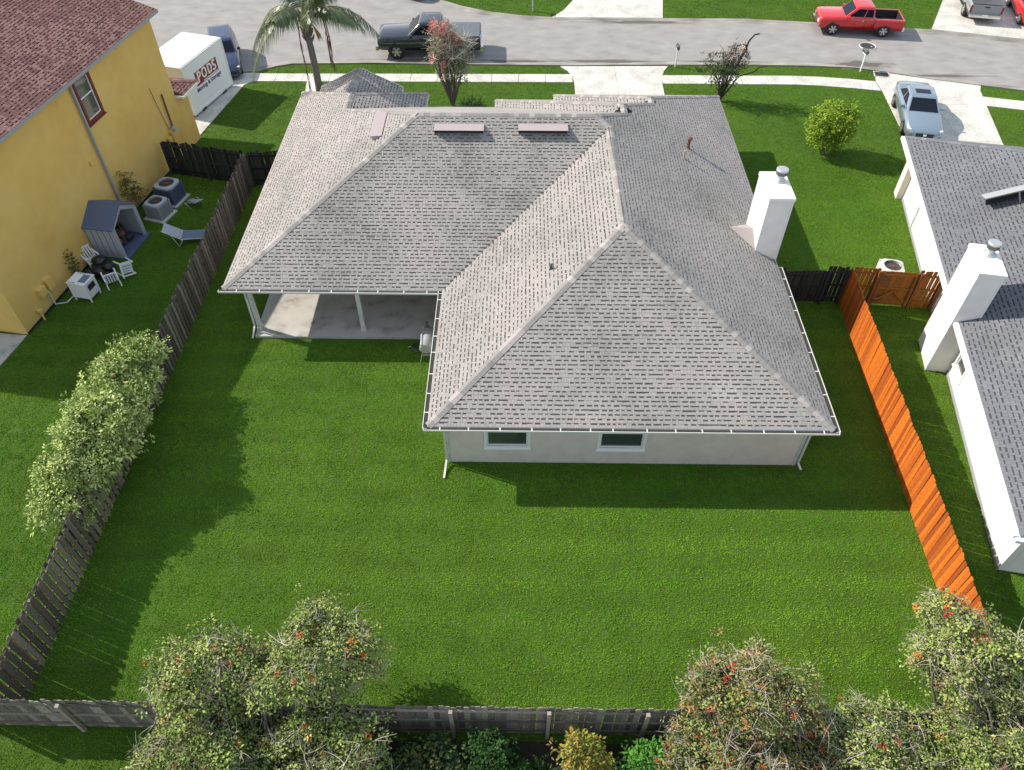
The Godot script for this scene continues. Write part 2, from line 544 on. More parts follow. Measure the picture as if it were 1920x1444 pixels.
func gutter(parent: Node3D, a: Vector3, b: Vector3, out_dir: Vector3, hangers := 0.85):
	# an open white trough along an eave, hanger straps across; a dark strip inside stands for shadow and debris
	var d := (b - a).normalized()
	var m := (a + b) * 0.5
	var len := a.distance_to(b)
	var B := Basis(d, Vector3.UP, d.cross(Vector3.UP))
	var s := mb()
	bx(s, m + out_dir * 0.125 - Vector3.UP * 0.025, Vector3(len + 0.25, 0.06, 0.01), B)
	bx(s, m + out_dir * 0.062 - Vector3.UP * 0.075, Vector3(len + 0.24, 0.012, 0.11), B)
	bx(s, m + out_dir * 0.13 + Vector3.UP * 0.008, Vector3(len + 0.25, 0.012, 0.02), B)
	for q in [[a, -1], [b, 1]]:
		bx(s, q[0] + d * (0.12 * q[1]) + out_dir * 0.066 - Vector3.UP * 0.045, Vector3(0.012, 0.1, 0.115), B)
	var g := fin(s, "gutter", M["gutter_white"], parent)
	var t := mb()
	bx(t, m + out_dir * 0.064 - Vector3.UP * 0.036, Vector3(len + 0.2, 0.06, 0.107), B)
	fin(t, "trough_shade_dirt", M["gutter_shade_dirt"], g)
	var n := int(len / hangers)
	var h := mb()
	bx(h, Vector3.ZERO, Vector3(0.035, 0.012, 0.15), B)
	var hm := mesh_of(h, M["gutter_white"])
	for i in n:
		inst(hm, "hanger", g, Transform3D(Basis(), a + d * ((i + 0.5 + rng.randf_range(-0.12, 0.12)) * len / n) + out_dir * 0.066 + Vector3.UP * 0.004))

func downspout(parent: Node3D, pts: Array):
	var s := mb()
	for i in pts.size() - 1:
		bar(s, pts[i], pts[i + 1], 0.06, 0.045)
	fin(s, "downspout", M["gutter_white"], parent)

func window_unit(parent: Node3D, at: Vector3, w: float, h: float, B: Basis, trim: Material, trim_w := 0.09, lights := 2):
	# at: centre of the opening on the wall face; B: x along the wall, z out of it
	var root := Node3D.new()
	root.name = "window"
	parent.add_child(root, true)
	root.transform = Transform3D(B, at)
	var s := mb()
	for q in [[-1, 0], [1, 0]]:
		bx(s, Vector3(q[0] * (w + trim_w) * 0.5, 0, 0.012), Vector3(trim_w, h + trim_w * 2.0, 0.05))
	for q in [-1, 1]:
		bx(s, Vector3(0, q * (h + trim_w) * 0.5, 0.012), Vector3(w, trim_w, 0.05))
	fin(s, "frame", trim, root)
	var r := mb()
	bx(r, Vector3(0, 0.06 * h, -0.03), Vector3(w, 0.045, 0.03))
	for q in [-1, 1]:
		bx(r, Vector3(q * (w * 0.5 - 0.02), 0, -0.035), Vector3(0.04, h, 0.03))
		bx(r, Vector3(0, q * (h * 0.5 - 0.02), -0.035), Vector3(w - 0.08, 0.04, 0.03))
	fin(r, "sash", M["white_trim"], root)
	for q in [-1, 1]:
		var gl := mb()
		bx(gl, Vector3(0, q * h * 0.25 + 0.03 * h, -0.05), Vector3(w - 0.07, h * 0.5 - 0.01, 0.008))
		fin(gl, "pane", M["window_glass"], root)
	var sl := mb()
	bx(sl, Vector3(0, -h * 0.5 - trim_w - 0.02, 0.03), Vector3(w + trim_w * 2.0 + 0.06, 0.045, 0.09))
	fin(sl, "sill", trim, root)

func wall_with_holes(s: SurfaceTool, len: float, h: float, thick: float, holes: Array, xf: Transform3D):
	# a wall along local x from 0 to len, outer face at local z = 0; holes: [x0, x1, y0, y1]
	var x := 0.0
	for q in holes:
		wseg(s, x, q[0], 0, h, thick, xf)
		wseg(s, q[0], q[1], 0, q[2], thick, xf)
		wseg(s, q[0], q[1], q[3], h, thick, xf)
		x = q[1]
	wseg(s, x, len, 0, h, thick, xf)

func wseg(s: SurfaceTool, x0: float, x1: float, y0: float, y1: float, t: float, xf: Transform3D):
	if x1 - x0 < 0.001 or y1 - y0 < 0.001: return
	var p := []
	for y in [y0, y1]:
		for q in [[x0, 0.0], [x1, 0.0], [x1, -t], [x0, -t]]:
			p.append(xf * Vector3(q[0], y, q[1]))
	hexa(s, p)

func chimney(parent: Node3D, lo: Vector3, hi: Vector3, m: Material, flue_at: Vector2):
	var root := Node3D.new()
	root.name = "chimney"
	parent.add_child(root, true)
	var s := mb()
	box_mm(s, lo, hi)
	fin(s, "stack", m, root)
	var t := mb()
	# corner boards and cap
	for q in [[lo.x, lo.z], [hi.x, lo.z], [lo.x, hi.z], [hi.x, hi.z]]:
		bx(t, Vector3(q[0], (lo.y + hi.y) * 0.5, q[1]), Vector3(0.13, hi.y - lo.y - 0.004, 0.13) - Vector3(0.1, 0, 0.1) + Vector3(0.01, 0, 0.01))
	fin(t, "corner_trim", M["white_trim"], root)
	var c := mb()
	var o := 0.045
	hexa(c, [Vector3(lo.x - o, hi.y - 0.1, hi.z + o), Vector3(hi.x + o, hi.y - 0.1, hi.z + o), Vector3(hi.x + o, hi.y - 0.1, lo.z - o), Vector3(lo.x - o, hi.y - 0.1, lo.z - o),
		Vector3(lo.x - o, hi.y + 0.02, hi.z + o), Vector3(hi.x + o, hi.y + 0.02, hi.z + o), Vector3(hi.x + o, hi.y + 0.02, lo.z - o), Vector3(lo.x - o, hi.y + 0.02, lo.z - o)])
	fin(c, "cap", M["white_trim"], root)
	var f := mb()
	var b := Vector3(flue_at.x, hi.y + 0.02, flue_at.y)
	tube(f, [b, b + Vector3.UP * 0.06, b + Vector3.UP * 0.07, b + Vector3.UP * 0.26], [0.22, 0.2, 0.13, 0.13], 20)
	fin(f, "flue_collar", M["galvanised"], root)
	var k := mb()
	tube(k, [b + Vector3.UP * 0.26, b + Vector3.UP * 0.28, b + Vector3.UP * 0.42], [0.15, 0.2, 0.2], 24)
	fin(k, "flue_screen", M["dark_metal"], root)
	var kk := mb()
	tube(kk, [b + Vector3.UP * 0.42, b + Vector3.UP * 0.47, b + Vector3.UP * 0.485], [0.215, 0.215, 0.19], 24)
	fin(kk, "flue_lid", M["galvanised"], root)
# ---------------------------------------------------------------- the setting
const NEAR_KERB := [[-40, -27.6], [-20, -27.8], [-18.4, -28.0], [-17.5, -28.6], [-16.6, -28.95], [-12, -29.1], [-1, -28.95], [4.9, -29.1], [9.6, -29.15], [13, -29.1], [15.7, -28.9], [16.9, -28.5], [20, -27.45], [24.3, -26.25], [45, -20]]
const FAR_KERB := [[45, -26.6], [27, -32.6], [22.3, -33.85], [20.4, -34.1], [15.3, -34.8], [10.8, -35.35], [5.6, -35.35], [-1.3, -35.4], [-3.5, -35.7], [-5.4, -36.2], [-7.3, -37.1], [-9, -38.3], [-10.5, -40.3], [-11.5, -43], [-12, -70]]
const DRIVE_MAIN := [[-1.15, -28.8], [-0.72, -28.2], [-0.5, -27.6], [-0.42, -26.85], [-0.45, -20.3], [4.3, -20.3], [4.47, -26.75], [4.55, -27.6], [4.75, -28.3], [5.05, -28.9]]
const DRIVE_RIGHT := [[16.75, -28.4], [16.45, -27.2], [16.46, -26.05], [16.04, -20.8], [15.4, -17.5], [20.5, -17.0], [20.77, -20.64], [21.5, -24.45], [21.7, -25.45], [21.85, -26.2], [22.1, -26.75]]
const DRIVE_LEFT := [[-25, -27.5], [-18.5, -27.75], [-17.7, -27.6], [-18.75, -26.3], [-19.2, -23.7], [-19.65, -20.9], [-25, -20.2]]
const DRIVE_FAR := [[-1.5, -35.6], [-0.7, -36.7], [0, -38.4], [0.35, -41], [0.5, -60], [6.3, -60], [6.1, -41], [5.9, -38.5], [5.55, -35.6]]
const DRIVE_FAR_R := [[22.0, -34.15], [24.4, -38.8], [28.5, -50], [38, -46], [31, -31.6], [27, -32.85]]
const WALK_FAR := [[-18.6, -27.68], [-0.45, -27.83], [4.5, -27.78], [12.4, -27.81], [14.5, -27.6], [16.4, -27.2], [18.5, -26.6], [21.75, -25.5], [26, -24.5], [34, -22]]
const WALK_NEAR := [[-18.8, -26.75], [-0.4, -26.87], [4.45, -26.78], [12.2, -26.77], [14.4, -26.5], [16.4, -26.1], [18.4, -25.5], [21.5, -24.48], [25.7, -23.5], [33.7, -21]]

func poly2(a: Array) -> PackedVector2Array:
	var p := PackedVector2Array()
	for q in a: p.append(Vector2(q[0], q[1]))
	return p

func on_line(line: Array, x: float) -> float:
	for i in line.size() - 1:
		if x <= line[i + 1][0] or i == line.size() - 2:
			return lerpf(line[i][1], line[i + 1][1], (x - line[i][0]) / float(line[i + 1][0] - line[i][0]))
	return line[0][1]

func structure(s: SurfaceTool, called: String, m: Material, parent: Node = self) -> MeshInstance3D:
	var o := fin(s, called, m, parent)
	if parent == self: tag(o, "", "", "", "structure")
	return o

func slab_rows(root: Node3D, left: Array, right: Array, m: Material, y: float):
	# concrete poured in panels between two edges given as matching points; a groove between panels
	for i in left.size() - 1:
		var s := mb()
		var a := Vector2(left[i][0], left[i][1])
		var b := Vector2(right[i][0], right[i][1])
		var c := Vector2(right[i + 1][0], right[i + 1][1])
		var d := Vector2(left[i + 1][0], left[i + 1][1])
		var mid := (a + b + c + d) * 0.25
		var q := []
		for p in [a, b, c, d]:
			var v: Vector2 = p + (mid - p).normalized() * 0.012
			q.append([v.x, v.y])
		sheet(s, q, y + rng.randf_range(0.0, 0.004), 0.06)
		fin(s, "slab", m, root)

func kerb(line: Array, called: String, out_sign: float):
	var s := mb()
	var p := []
	for i in line.size():
		var a: Array = line[maxi(i - 1, 0)]
		var b: Array = line[mini(i + 1, line.size() - 1)]
		var d := Vector2(b[0] - a[0], b[1] - a[1]).normalized()
		var n := Vector2(-d.y, d.x) * out_sign
		p.append([Vector2(line[i][0], line[i][1]), n])
	var prof := [[-0.42, 0.009], [-0.14, 0.012], [-0.04, 0.06], [0.1, 0.075], [0.1, -0.05]]
	for i in p.size() - 1:
		for k in prof.size() - 1:
			var v := []
			for e in [[i, k], [i + 1, k], [i + 1, k + 1], [i, k + 1]]:
				var w: Vector2 = p[e[0]][0] + p[e[0]][1] * float(prof[e[1]][0])
				v.append(Vector3(w.x, prof[e[1]][1], w.y))
			if out_sign > 0: qd(s, v[0], v[1], v[2], v[3])
			else: qd(s, v[3], v[2], v[1], v[0])
	structure(s, called, M["kerb"])

func build_setting():
	var s := mb()
	var far := 300.0
	qd(s, Vector3(-far, 0, far), Vector3(far, 0, far), Vector3(far, 0, -far), Vector3(-far, 0, -far))
	structure(s, "ground", M["lawn"])
	s = mb()
	sheet(s, NEAR_KERB + FAR_KERB + [[-60, -70], [-60, -27.6]], 0.006)
	structure(s, "road", M["asphalt"])
	# dirt washed along the gutter and old damp marks
	for q in [[16.2, -29.35, 1.9, 0.55], [1.6, -29.5, 3.2, 0.28], [-3.6, -29.45, 2.4, 0.24], [8.3, -29.55, 2.6, 0.22], [4.2, -35.0, 3.6, 0.3], [-9.0, -29.5, 3.5, 0.25], [20.5, -27.95, 2.4, 0.22]]:
		for k in 2:
			s = mb()
			var pl := []
			for i in 40:
				var a := TAU * i / 40.0
				var wv: float = 1.0 + 0.35 * sin(a * 5.0 + q[0]) * rng.randf() + rng.randf_range(-0.12, 0.12)
				var sc: float = [1.0, 0.62][k]
				pl.append([q[0] + cos(a) * q[2] * wv * sc, q[1] + sin(a) * q[3] * wv * sc + (0.1 * (cos(a) ** 2) if q[0] == 16.2 else 0.0)])
			sheet(s, pl, 0.01 + 0.004 * k)
			structure(s, "road_stain", M[["road_stain_pale", "road_stain"][k]])
	kerb(NEAR_KERB, "kerb_near", 1.0)
	kerb(FAR_KERB, "kerb_far", 1.0)
	# pavement, panel by panel
	var walk := Node3D.new()
	walk.name = "pavement"
	add_child(walk)
	tag(walk, "", "", "", "structure")
	var l := []
	var r := []
	for seg in [[-18.7, -0.5, 12], [4.5, 16.4, 8], [21.65, 33.0, 7]]:
		l = []
		r = []
		for i in int(seg[2]) + 1:
			var x := lerpf(seg[0], seg[1], i / float(seg[2]))
			l.append([x, on_line(WALK_FAR, x)])
			r.append([x - (0.25 if x > 20 else 0.0), on_line(WALK_NEAR, x - (0.25 if x > 20 else 0.0))])
		slab_rows(walk, l, r, M["concrete"], 0.03)
	for d in [["driveway", DRIVE_MAIN, 5], ["driveway_right", DRIVE_RIGHT, 5], ["driveway_left", DRIVE_LEFT, 3], ["driveway_far", DRIVE_FAR, 5], ["driveway_far_right", DRIVE_FAR_R, 3]]:
		var root := Node3D.new()
		root.name = d[0]
		add_child(root)
		tag(root, "", "", "", "structure")
		drive(root, d[1])
	# patio slab, porch walk, neighbour's slab
	s = mb()
	box_mm(s, Vector3(-13.33, -0.05, -9.6), Vector3(-6.0, 0.1, -6.2))
	structure(s, "patio", M["patio"])
	s = mb()
	sheet(s, [[-15.35, -26.8], [-14.55, -26.8], [-14.3, -24.2], [-12.6, -22.4], [-12.6, -21.2], [-13.4, -21.2], [-15.0, -23.6]], 0.028, 0.04)
	structure(s, "path", M["concrete"])
	s = mb()
	sheet(s, [[-27, -6.6], [-22.02, -6.2], [-22.42, -3.9], [-27, -3.3]], 0.04, 0.06)
	structure(s, "neighbour_slab", M["patio"])
	s = mb()
	sheet(s, [[-6.4, 8.25], [-3.0, 8.22], [0.8, 8.3], [5.0, 8.3], [9.0, 8.4], [9.0, 13.5], [-12.5, 13.5], [-12.0, 9.4], [-9.0, 8.4]], 0.01)
	structure(s, "planting_bed", M["mulch"])

func drive(root: Node3D, poly: Array):
	# split the driveway polygon into panels by cutting it along z and x
	var p := poly2(poly)
	var bb := Rect2(p[0], Vector2.ZERO)
	for v in p: bb = bb.expand(v)
	var nz := maxi(2, int(bb.size.y / 2.9))
	var nx := 2
	for i in nz:
		for j in nx:
			var z0 := bb.position.y + bb.size.y * i / nz
			var x0 := bb.position.x + bb.size.x * j / nx
			var cell := PackedVector2Array([Vector2(x0 + 0.006, z0 + 0.006), Vector2(x0 + bb.size.x / nx - 0.006, z0 + 0.006), Vector2(x0 + bb.size.x / nx - 0.006, z0 + bb.size.y / nz - 0.006), Vector2(x0 + 0.006, z0 + bb.size.y / nz - 0.006)])
			for piece in Geometry2D.intersect_polygons(p, cell):
				var s := mb()
				var a := []
				for v in piece: a.append([v.x, v.y])
				sheet(s, a, 0.034 + rng.randf_range(0.0, 0.003), 0.06)
				fin(s, "slab", M["concrete"], root)

func lawn_grass():
	# tufts of blades over every lawn the picture shows
	var tuft := mb()
	for i in 46:
		var a := rng.randf() * TAU
		var r := sqrt(rng.randf()) * 0.17
		var b := Vector3(cos(a) * r, 0, sin(a) * r)
		var f := rng.randf() * TAU
		var side := Vector3(cos(f), 0, sin(f)) * rng.randf_range(0.0035, 0.007)
		var lean := Vector3(rng.randf_range(-1, 1), 0, rng.randf_range(-1, 1)) * 0.05
		var h := rng.randf_range(0.018, 0.045)
		var top := b + lean + Vector3.UP * h
		var mid := b + lean * 0.35 + Vector3.UP * h * 0.6
		tri(tuft, b - side, b + side, mid + side * 0.8)
		tri(tuft, b - side, mid + side * 0.8, mid - side * 0.8)
		tri(tuft, mid - side * 0.8, mid + side * 0.8, top)
	var tm := mesh_of(tuft, null)
	var holes := []
	for a in [NEAR_KERB + FAR_KERB + [[-60, -70], [-60, -27.6]], DRIVE_MAIN, DRIVE_RIGHT, DRIVE_LEFT, DRIVE_FAR, DRIVE_FAR_R,
		[[-13.4, -9.6], [-6.0, -9.6], [-6.0, -6.15], [-13.4, -6.15]], [[-13.4, -9.6], [-13.4, -20.4], [5.6, -20.4], [5.6, -0.5], [-5.6, -0.5], [-5.6, -9.6]],
		[[-27, -6.2], [-22.02, -6.2], [-19.5, -20.8], [-27, -20.8]], [[-27, -6.6], [-22.02, -6.2], [-22.42, -3.9], [-27, -3.3]],
		[[12.2, -5], [10.6, 3.2], [25, 6], [30, -12], [14.2, -16.5]], [[-15.35, -26.8], [-14.55, -26.8], [-14.3, -24.2], [-12.6, -22.4], [-12.6, -21.2], [-13.4, -21.2], [-15.0, -23.6]],
		WALK_FAR + reversed(WALK_NEAR), [[-6.4, 8.25], [-3.0, 8.22], [0.8, 8.3], [5.0, 8.3], [9.0, 8.4], [9.0, 13.5], [-12.5, 13.5], [-12.0, 9.4], [-9.0, 8.4]]]:
		var p := poly2(a)
		var bb := Rect2(p[0], Vector2.ZERO)
		for v in p: bb = bb.expand(v)
		holes.append([p, bb])
	var n1 := FastNoiseLite.new()
	n1.seed = 5
	n1.frequency = 0.22
	var n2 := FastNoiseLite.new()
	n2.seed = 8
	n2.frequency = 0.9
	var xs := []
	var cs := []
	var step := 0.172
	var z := 10.2
	while z > -50.0:
		var far := z < -19.0
		var st := step * (1.25 if far else 1.0)
		var x := -33.0
		while x < 34.0:
			var px := x + rng.randf_range(-0.09, 0.09)
			var pz := z + rng.randf_range(-0.09, 0.09)
			x += st
			if not in_view(Vector3(px, 0, pz), 1.12): continue
			var v := Vector2(px, pz)
			var bad := false
			for h in holes:
				if h[1].has_point(v) and Geometry2D.is_point_in_polygon(v, h[0]):
					bad = true
					break
			if bad: continue
			var k := n1.get_noise_2d(px * 0.35, pz * 1.3) * 0.5 + n2.get_noise_2d(px * 0.6, pz) * 0.3 + rng.randf_range(-0.2, 0.2)
			var mow := sin(pz * 5.4 + sin(px * 0.35) * 0.5) * 0.17 if pz > -8.0 else 0.0
			var b := clampf(1.12 + k * 0.4 + mow + n1.get_noise_2d(px * 0.12 + 40.0, pz * 0.3) * 0.4, 0.6, 1.6)
			var yel := clampf(0.45 + n1.get_noise_2d(px * 0.5 + 90.0, pz * 0.7) * 1.1 + rng.randf_range(-0.25, 0.25), 0.0, 1.0)
			cs.append(Color(lerpf(0.085, 0.145, yel) * b, lerpf(0.215, 0.255, yel) * b, lerpf(0.014, 0.02, yel) * b))
			var sc := rng.randf_range(0.8, 1.25)
			xs.append(Transform3D(Basis(Vector3.UP, rng.randf() * TAU).scaled(Vector3(sc, sc * rng.randf_range(0.75, 1.2), sc)), Vector3(px, 0.0, pz)))
		z -= st
	print("grass tufts ", xs.size())
	scatter(tm, "lawn_grass", self, xs, cs, M["blade"], "short bright green mown grass of the lawns", "grass")

func reversed(a: Array) -> Array:
	var b := a.duplicate()
	b.reverse()
	return b
# ---------------------------------------------------------------- the main house
const RECTS := [[-13.96, 6.105, -19.456, -6.23, false], [-6.105, 6.105, -19.0, 0.0, false], [-4.6, 6.105, -20.2, -9.5, false],
	[-1.8, 6.105, -20.75, -12.8, false], [-13.96, -7.85, -20.87, -12.0, false], [-13.13, -9.15, -21.4, -17.0, true]]

func rh(x: float, z: float) -> Vector3:
	return Vector3(x, union_h(RECTS, EAVE, PITCH, x, z), z)

func roof_basis(k: String, s: float) -> Basis:
	# x along the eave, y out of the roof, z down the slope
	var n := plane_n(k, s)
	var t: Vector3 = {"B": Vector3(0, s, -1), "F": Vector3(0, s, 1), "R": Vector3(-1, s, 0), "L": Vector3(1, s, 0)}[k].normalized()
	return Basis(t.cross(n), n, -t)

func ridge_vent(parent: Node3D, at: Vector3, B: Basis, len: float, wid: float, m: Material, high := 0.15):
	# a long low metal hood, open towards the eave
	var root := Node3D.new()
	root.name = "roof_vent"
	parent.add_child(root, true)
	root.transform = Transform3D(B, at)
	var s := mb()
	hexa(s, [Vector3(-len / 2, high - 0.02, wid / 2), Vector3(len / 2, high - 0.02, wid / 2), Vector3(len / 2, 0.01, -wid / 2), Vector3(-len / 2, 0.01, -wid / 2),
		Vector3(-len / 2, high, wid / 2), Vector3(len / 2, high, wid / 2), Vector3(len / 2, 0.035, -wid / 2), Vector3(-len / 2, 0.035, -wid / 2)])
	fin(s, "hood", m, root)
	var e := mb()
	for q in [-1, 1]:
		var x: float = q * (len / 2 - 0.012)
		hexa(e, [Vector3(x - 0.008, 0, wid / 2 - 0.03), Vector3(x + 0.008, 0, wid / 2 - 0.03), Vector3(x + 0.008, 0, -wid / 2 + 0.02), Vector3(x - 0.008, 0, -wid / 2 + 0.02),
			Vector3(x - 0.008, high - 0.025, wid / 2 - 0.03), Vector3(x + 0.008, high - 0.025, wid / 2 - 0.03), Vector3(x + 0.008, 0.02, -wid / 2 + 0.02), Vector3(x - 0.008, 0.02, -wid / 2 + 0.02)])
	fin(e, "end_plate", m, root)
	var d := mb()
	bx(d, Vector3(0, high * 0.36, wid * 0.3), Vector3(len - 0.06, high * 0.7, 0.02))
	fin(d, "screen", M["dark"], root)

func vent_pipe(parent: Node3D, at: Vector3, h: float, r: float, m: Material, cap := true):
	var root := Node3D.new()
	root.name = "vent_pipe"
	parent.add_child(root, true)
	root.position = at
	var s := mb()
	tube(s, [Vector3(0, -0.1, 0), Vector3(0, h, 0)], [r, r], 10)
	fin(s, "pipe", m, root)
	var f := mb()
	tube(f, [Vector3(0, -0.12, 0), Vector3(0, 0.08, 0)], [r * 2.2, r * 1.2], 10)
	fin(f, "boot", m, root)
	if cap:
		var c := mb()
		tube(c, [Vector3(0, h - 0.02, 0), Vector3(0, h + 0.02, 0), Vector3(0, h + 0.08, 0)], [r * 2.1, r * 2.3, r * 0.6], 12)
		fin(c, "cap", m, root)

func build_main_house():
	var root := thing("ranch_house", "beige single-storey house with hipped grey-brown shingle roof and covered patio", "house")
	var roof := Node3D.new()
	roof.name = "roof"
	root.add_child(roof)
	shingle_roof(roof, RECTS, EAVE, PITCH, "grey", 300)
	# hips and ridges, low end to high end
	var B := plane_n("B", PITCH)
	var F := plane_n("F", PITCH)
	var R := plane_n("R", PITCH)
	var L := plane_n("L", PITCH)
	for q in [[-6.06, -0.045, 0, -6.105, L, B], [6.06, -0.045, 0, -6.105, R, B], [0, -6.05, 0, -12.33, L, R], [0, -12.335, -0.508, -12.843, R, B],
		[-0.508, -12.843, -7.347, -12.843, F, B], [-13.91, -6.28, -7.347, -12.843, L, B], [0.7525, -14.1, -0.508, -12.843, R, F], [0.7525, -14.85, 0.7525, -14.1, L, R],
		[2.15, -16.25, 0.7525, -14.85, R, F], [2.1525, -16.8, 2.1525, -16.25, L, R], [6.06, -20.7, 2.1525, -16.8, R, F], [-1.76, -20.7, 2.1525, -16.8, L, F],
		[-4.55, -20.15, 0.7525, -14.85, L, F], [-10.9, -16.4, -7.347, -12.843, L, F], [-10.9, -17.82, -10.9, -16.4, L, R], [-7.9, -20.8, -10.9, -17.82, R, F], [-13.9, -20.8, -10.9, -17.82, L, F], [-11.14, -21.36, -11.14, -18.9, L, R]]:
		ridge_caps(roof, rh(q[0], q[1]), rh(q[2], q[3]), q[4], q[5], "grey")
	# soffits close the eaves
	var s := mb()
	for q in [[-13.9, -19.4, 6.05, -6.29], [-6.05, -6.285, 6.05, -0.06], [-4.55, -20.15, 6.05, -19.405], [-1.75, -20.7, 6.05, -20.155], [-13.9, -20.8, -7.9, -19.405]]:
		box_mm(s, Vector3(q[0], EAVE - 0.14, q[1]), Vector3(q[2], EAVE - 0.12, q[3]))
	fin(s, "soffit", M["white_paint"], root)
	# fascia round the eaves
	var line := [[-13.96, -6.23], [-6.105, -6.23], [-6.105, 0], [6.105, 0], [6.105, -20.75], [-1.8, -20.75], [-1.8, -20.2], [-4.6, -20.2], [-4.6, -19.456], [-7.85, -19.456], [-7.85, -20.87], [-9.15, -20.87], [-9.15, -21.4]]
	s = mb()
	for i in line.size() - 1:
		fascia(s, line[i], line[i + 1])
	fascia(s, [-13.13, -21.4], [-13.13, -20.87])
	fascia(s, [-13.13, -20.87], [-13.96, -20.87])
	fascia(s, [-13.96, -20.87], [-13.96, -6.23])
	for q in [-1, 1]:
		bar(s, Vector3(-11.14, EAVE + PITCH * 1.99 - 0.06, -21.41), Vector3(-11.14 + q * 1.99, EAVE - 0.06, -21.41), 0.03, 0.14)
	fin(s, "fascia", M["white_trim"], root)
	# gable face of the porch
	s = mb()
	tri(s, Vector3(-12.9, EAVE - 0.1, -21.2), Vector3(-11.14, EAVE + 0.78, -21.2), Vector3(-9.4, EAVE - 0.1, -21.2))
	fin(s, "gable", M["stucco_beige"], root)
	# walls
	s = mb()
	wall_with_holes(s, 11.26, 2.5, 0.2, [[1.27, 2.55, 0.87, 2.1], [4.85, 6.2, 0.83, 2.07]], Transform3D(Basis(), Vector3(-5.63, 0, -0.48)))
	box_mm(s, Vector3(-5.63, 0, -9.6), Vector3(-5.43, 2.5, -0.685))
	box_mm(s, Vector3(5.43, 0, -20.3), Vector3(5.63, 2.5, -0.685))
	box_mm(s, Vector3(-13.5, 0, -9.8), Vector3(-5.635, 2.5, -9.605))
	box_mm(s, Vector3(-13.5, 0, -20.4), Vector3(-13.3, 2.5, -9.805))
	box_mm(s, Vector3(-13.295, 0, -20.4), Vector3(-9.5, 2.5, -20.2))
	box_mm(s, Vector3(-9.5, 0, -20.1), Vector3(-9.3, 2.5, -19.0))
	box_mm(s, Vector3(-9.295, 0, -19.2), Vector3(-4.2, 2.5, -19.0))
	box_mm(s, Vector3(-4.195, 0, -20.0), Vector3(-1.4, 2.5, -19.8))
	box_mm(s, Vector3(-1.395, 0, -20.3), Vector3(5.425, 2.5, -20.1))
	fin(s, "wall", M["stucco_beige"], root)
	window_unit(root, Vector3(-3.72, 1.485, -0.48), 1.28, 1.23, Basis(), M["white_trim"])
	window_unit(root, Vector3(-0.105, 1.45, -0.48), 1.35, 1.24, Basis(), M["white_trim"])
	# corner trim at the back wall
	s = mb()
	bx(s, Vector3(-5.6, 1.15, -0.472), Vector3(0.09, 2.3, 0.03))
	bx(s, Vector3(5.6, 1.15, -0.472), Vector3(0.09, 2.3, 0.03))
	fin(s, "corner_trim", M["white_paint"], root)
	# patio posts
	for x in [-13.22, -9.28]:
		s = mb()
		bx(s, Vector3(x, 1.2, -6.62), Vector3(0.15, 2.2, 0.15))
		bx(s, Vector3(x, 0.16, -6.62), Vector3(0.2, 0.12, 0.2))
		fin(s, "post", M["white_paint"], root)
	s = mb()
	bx(s, Vector3(-9.9, 2.17, -6.62), Vector3(7.6, 0.2, 0.14))
	fin(s, "patio_beam", M["white_paint"], root)
	# gutters and downspouts
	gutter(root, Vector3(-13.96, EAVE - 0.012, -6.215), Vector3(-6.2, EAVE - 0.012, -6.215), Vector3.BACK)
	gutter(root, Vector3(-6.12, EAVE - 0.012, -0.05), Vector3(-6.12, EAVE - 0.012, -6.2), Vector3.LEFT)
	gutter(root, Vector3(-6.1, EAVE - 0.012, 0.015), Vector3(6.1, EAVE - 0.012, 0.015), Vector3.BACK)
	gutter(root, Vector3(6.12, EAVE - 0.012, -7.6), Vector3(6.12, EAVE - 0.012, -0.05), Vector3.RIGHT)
	downspout(root, [Vector3(-5.75, 2.25, 0.05), Vector3(-5.69, 2.05, -0.42), Vector3(-5.69, 0.2, -0.42), Vector3(-5.72, 0.08, -0.1), Vector3(-5.74, 0.05, 0.22)])
	downspout(root, [Vector3(5.75, 2.25, 0.05), Vector3(5.69, 2.05, -0.42), Vector3(5.69, 0.2, -0.42), Vector3(5.78, 0.06, -0.25)])
	downspout(root, [Vector3(-13.5, 2.25, -6.2), Vector3(-13.36, 2.05, -6.55), Vector3(-13.36, 0.35, -6.5), Vector3(-13.4, 0.08, -6.1)])
	# on the roof
	var t0 := rh(-5.72, -12.2)
	ridge_vent(root, t0 + B * 0.012, roof_basis("B", PITCH), 1.88, 0.46, M["pink_metal"], 0.27)
	ridge_vent(root, rh(-2.54, -12.22) + B * 0.012, roof_basis("B", PITCH), 1.88, 0.46, M["pink_metal"], 0.27)
	ridge_vent(root, rh(-8.9, -13.2) + L * 0.012, roof_basis("L", PITCH), 1.85, 0.42, M["pink_metal"], 0.2)
	vent_pipe(root, rh(3.43, -13.72), 0.42, 0.06, M["rust"])
	vent_pipe(root, rh(3.09, -12.67), 0.34, 0.045, M["pink_metal"], false)
	vent_pipe(root, rh(-2.35, -5.23), 0.22, 0.04, M["dark_metal"], false)
	chimney(root, Vector3(5.25, 2.1, -9.75), Vector3(6.08, 5.05, -8.12), M["stucco_white"], Vector2(5.8, -9.2))
	# the little saddle of roofing behind the chimney
	s = mb()
	var e0 := rh(5.25, -8.12) + R * 0.03
	var e1 := rh(5.25, -9.75) + R * 0.03
	var ap := Vector3(5.25, e0.y + 0.38, -8.95)
	var tip := rh(4.35, -8.95) + R * 0.03
	tri(s, e0, ap, tip)
	tri(s, ap, e1, tip)
	fin(s, "chimney_saddle", M["shingle_grey5"], root)

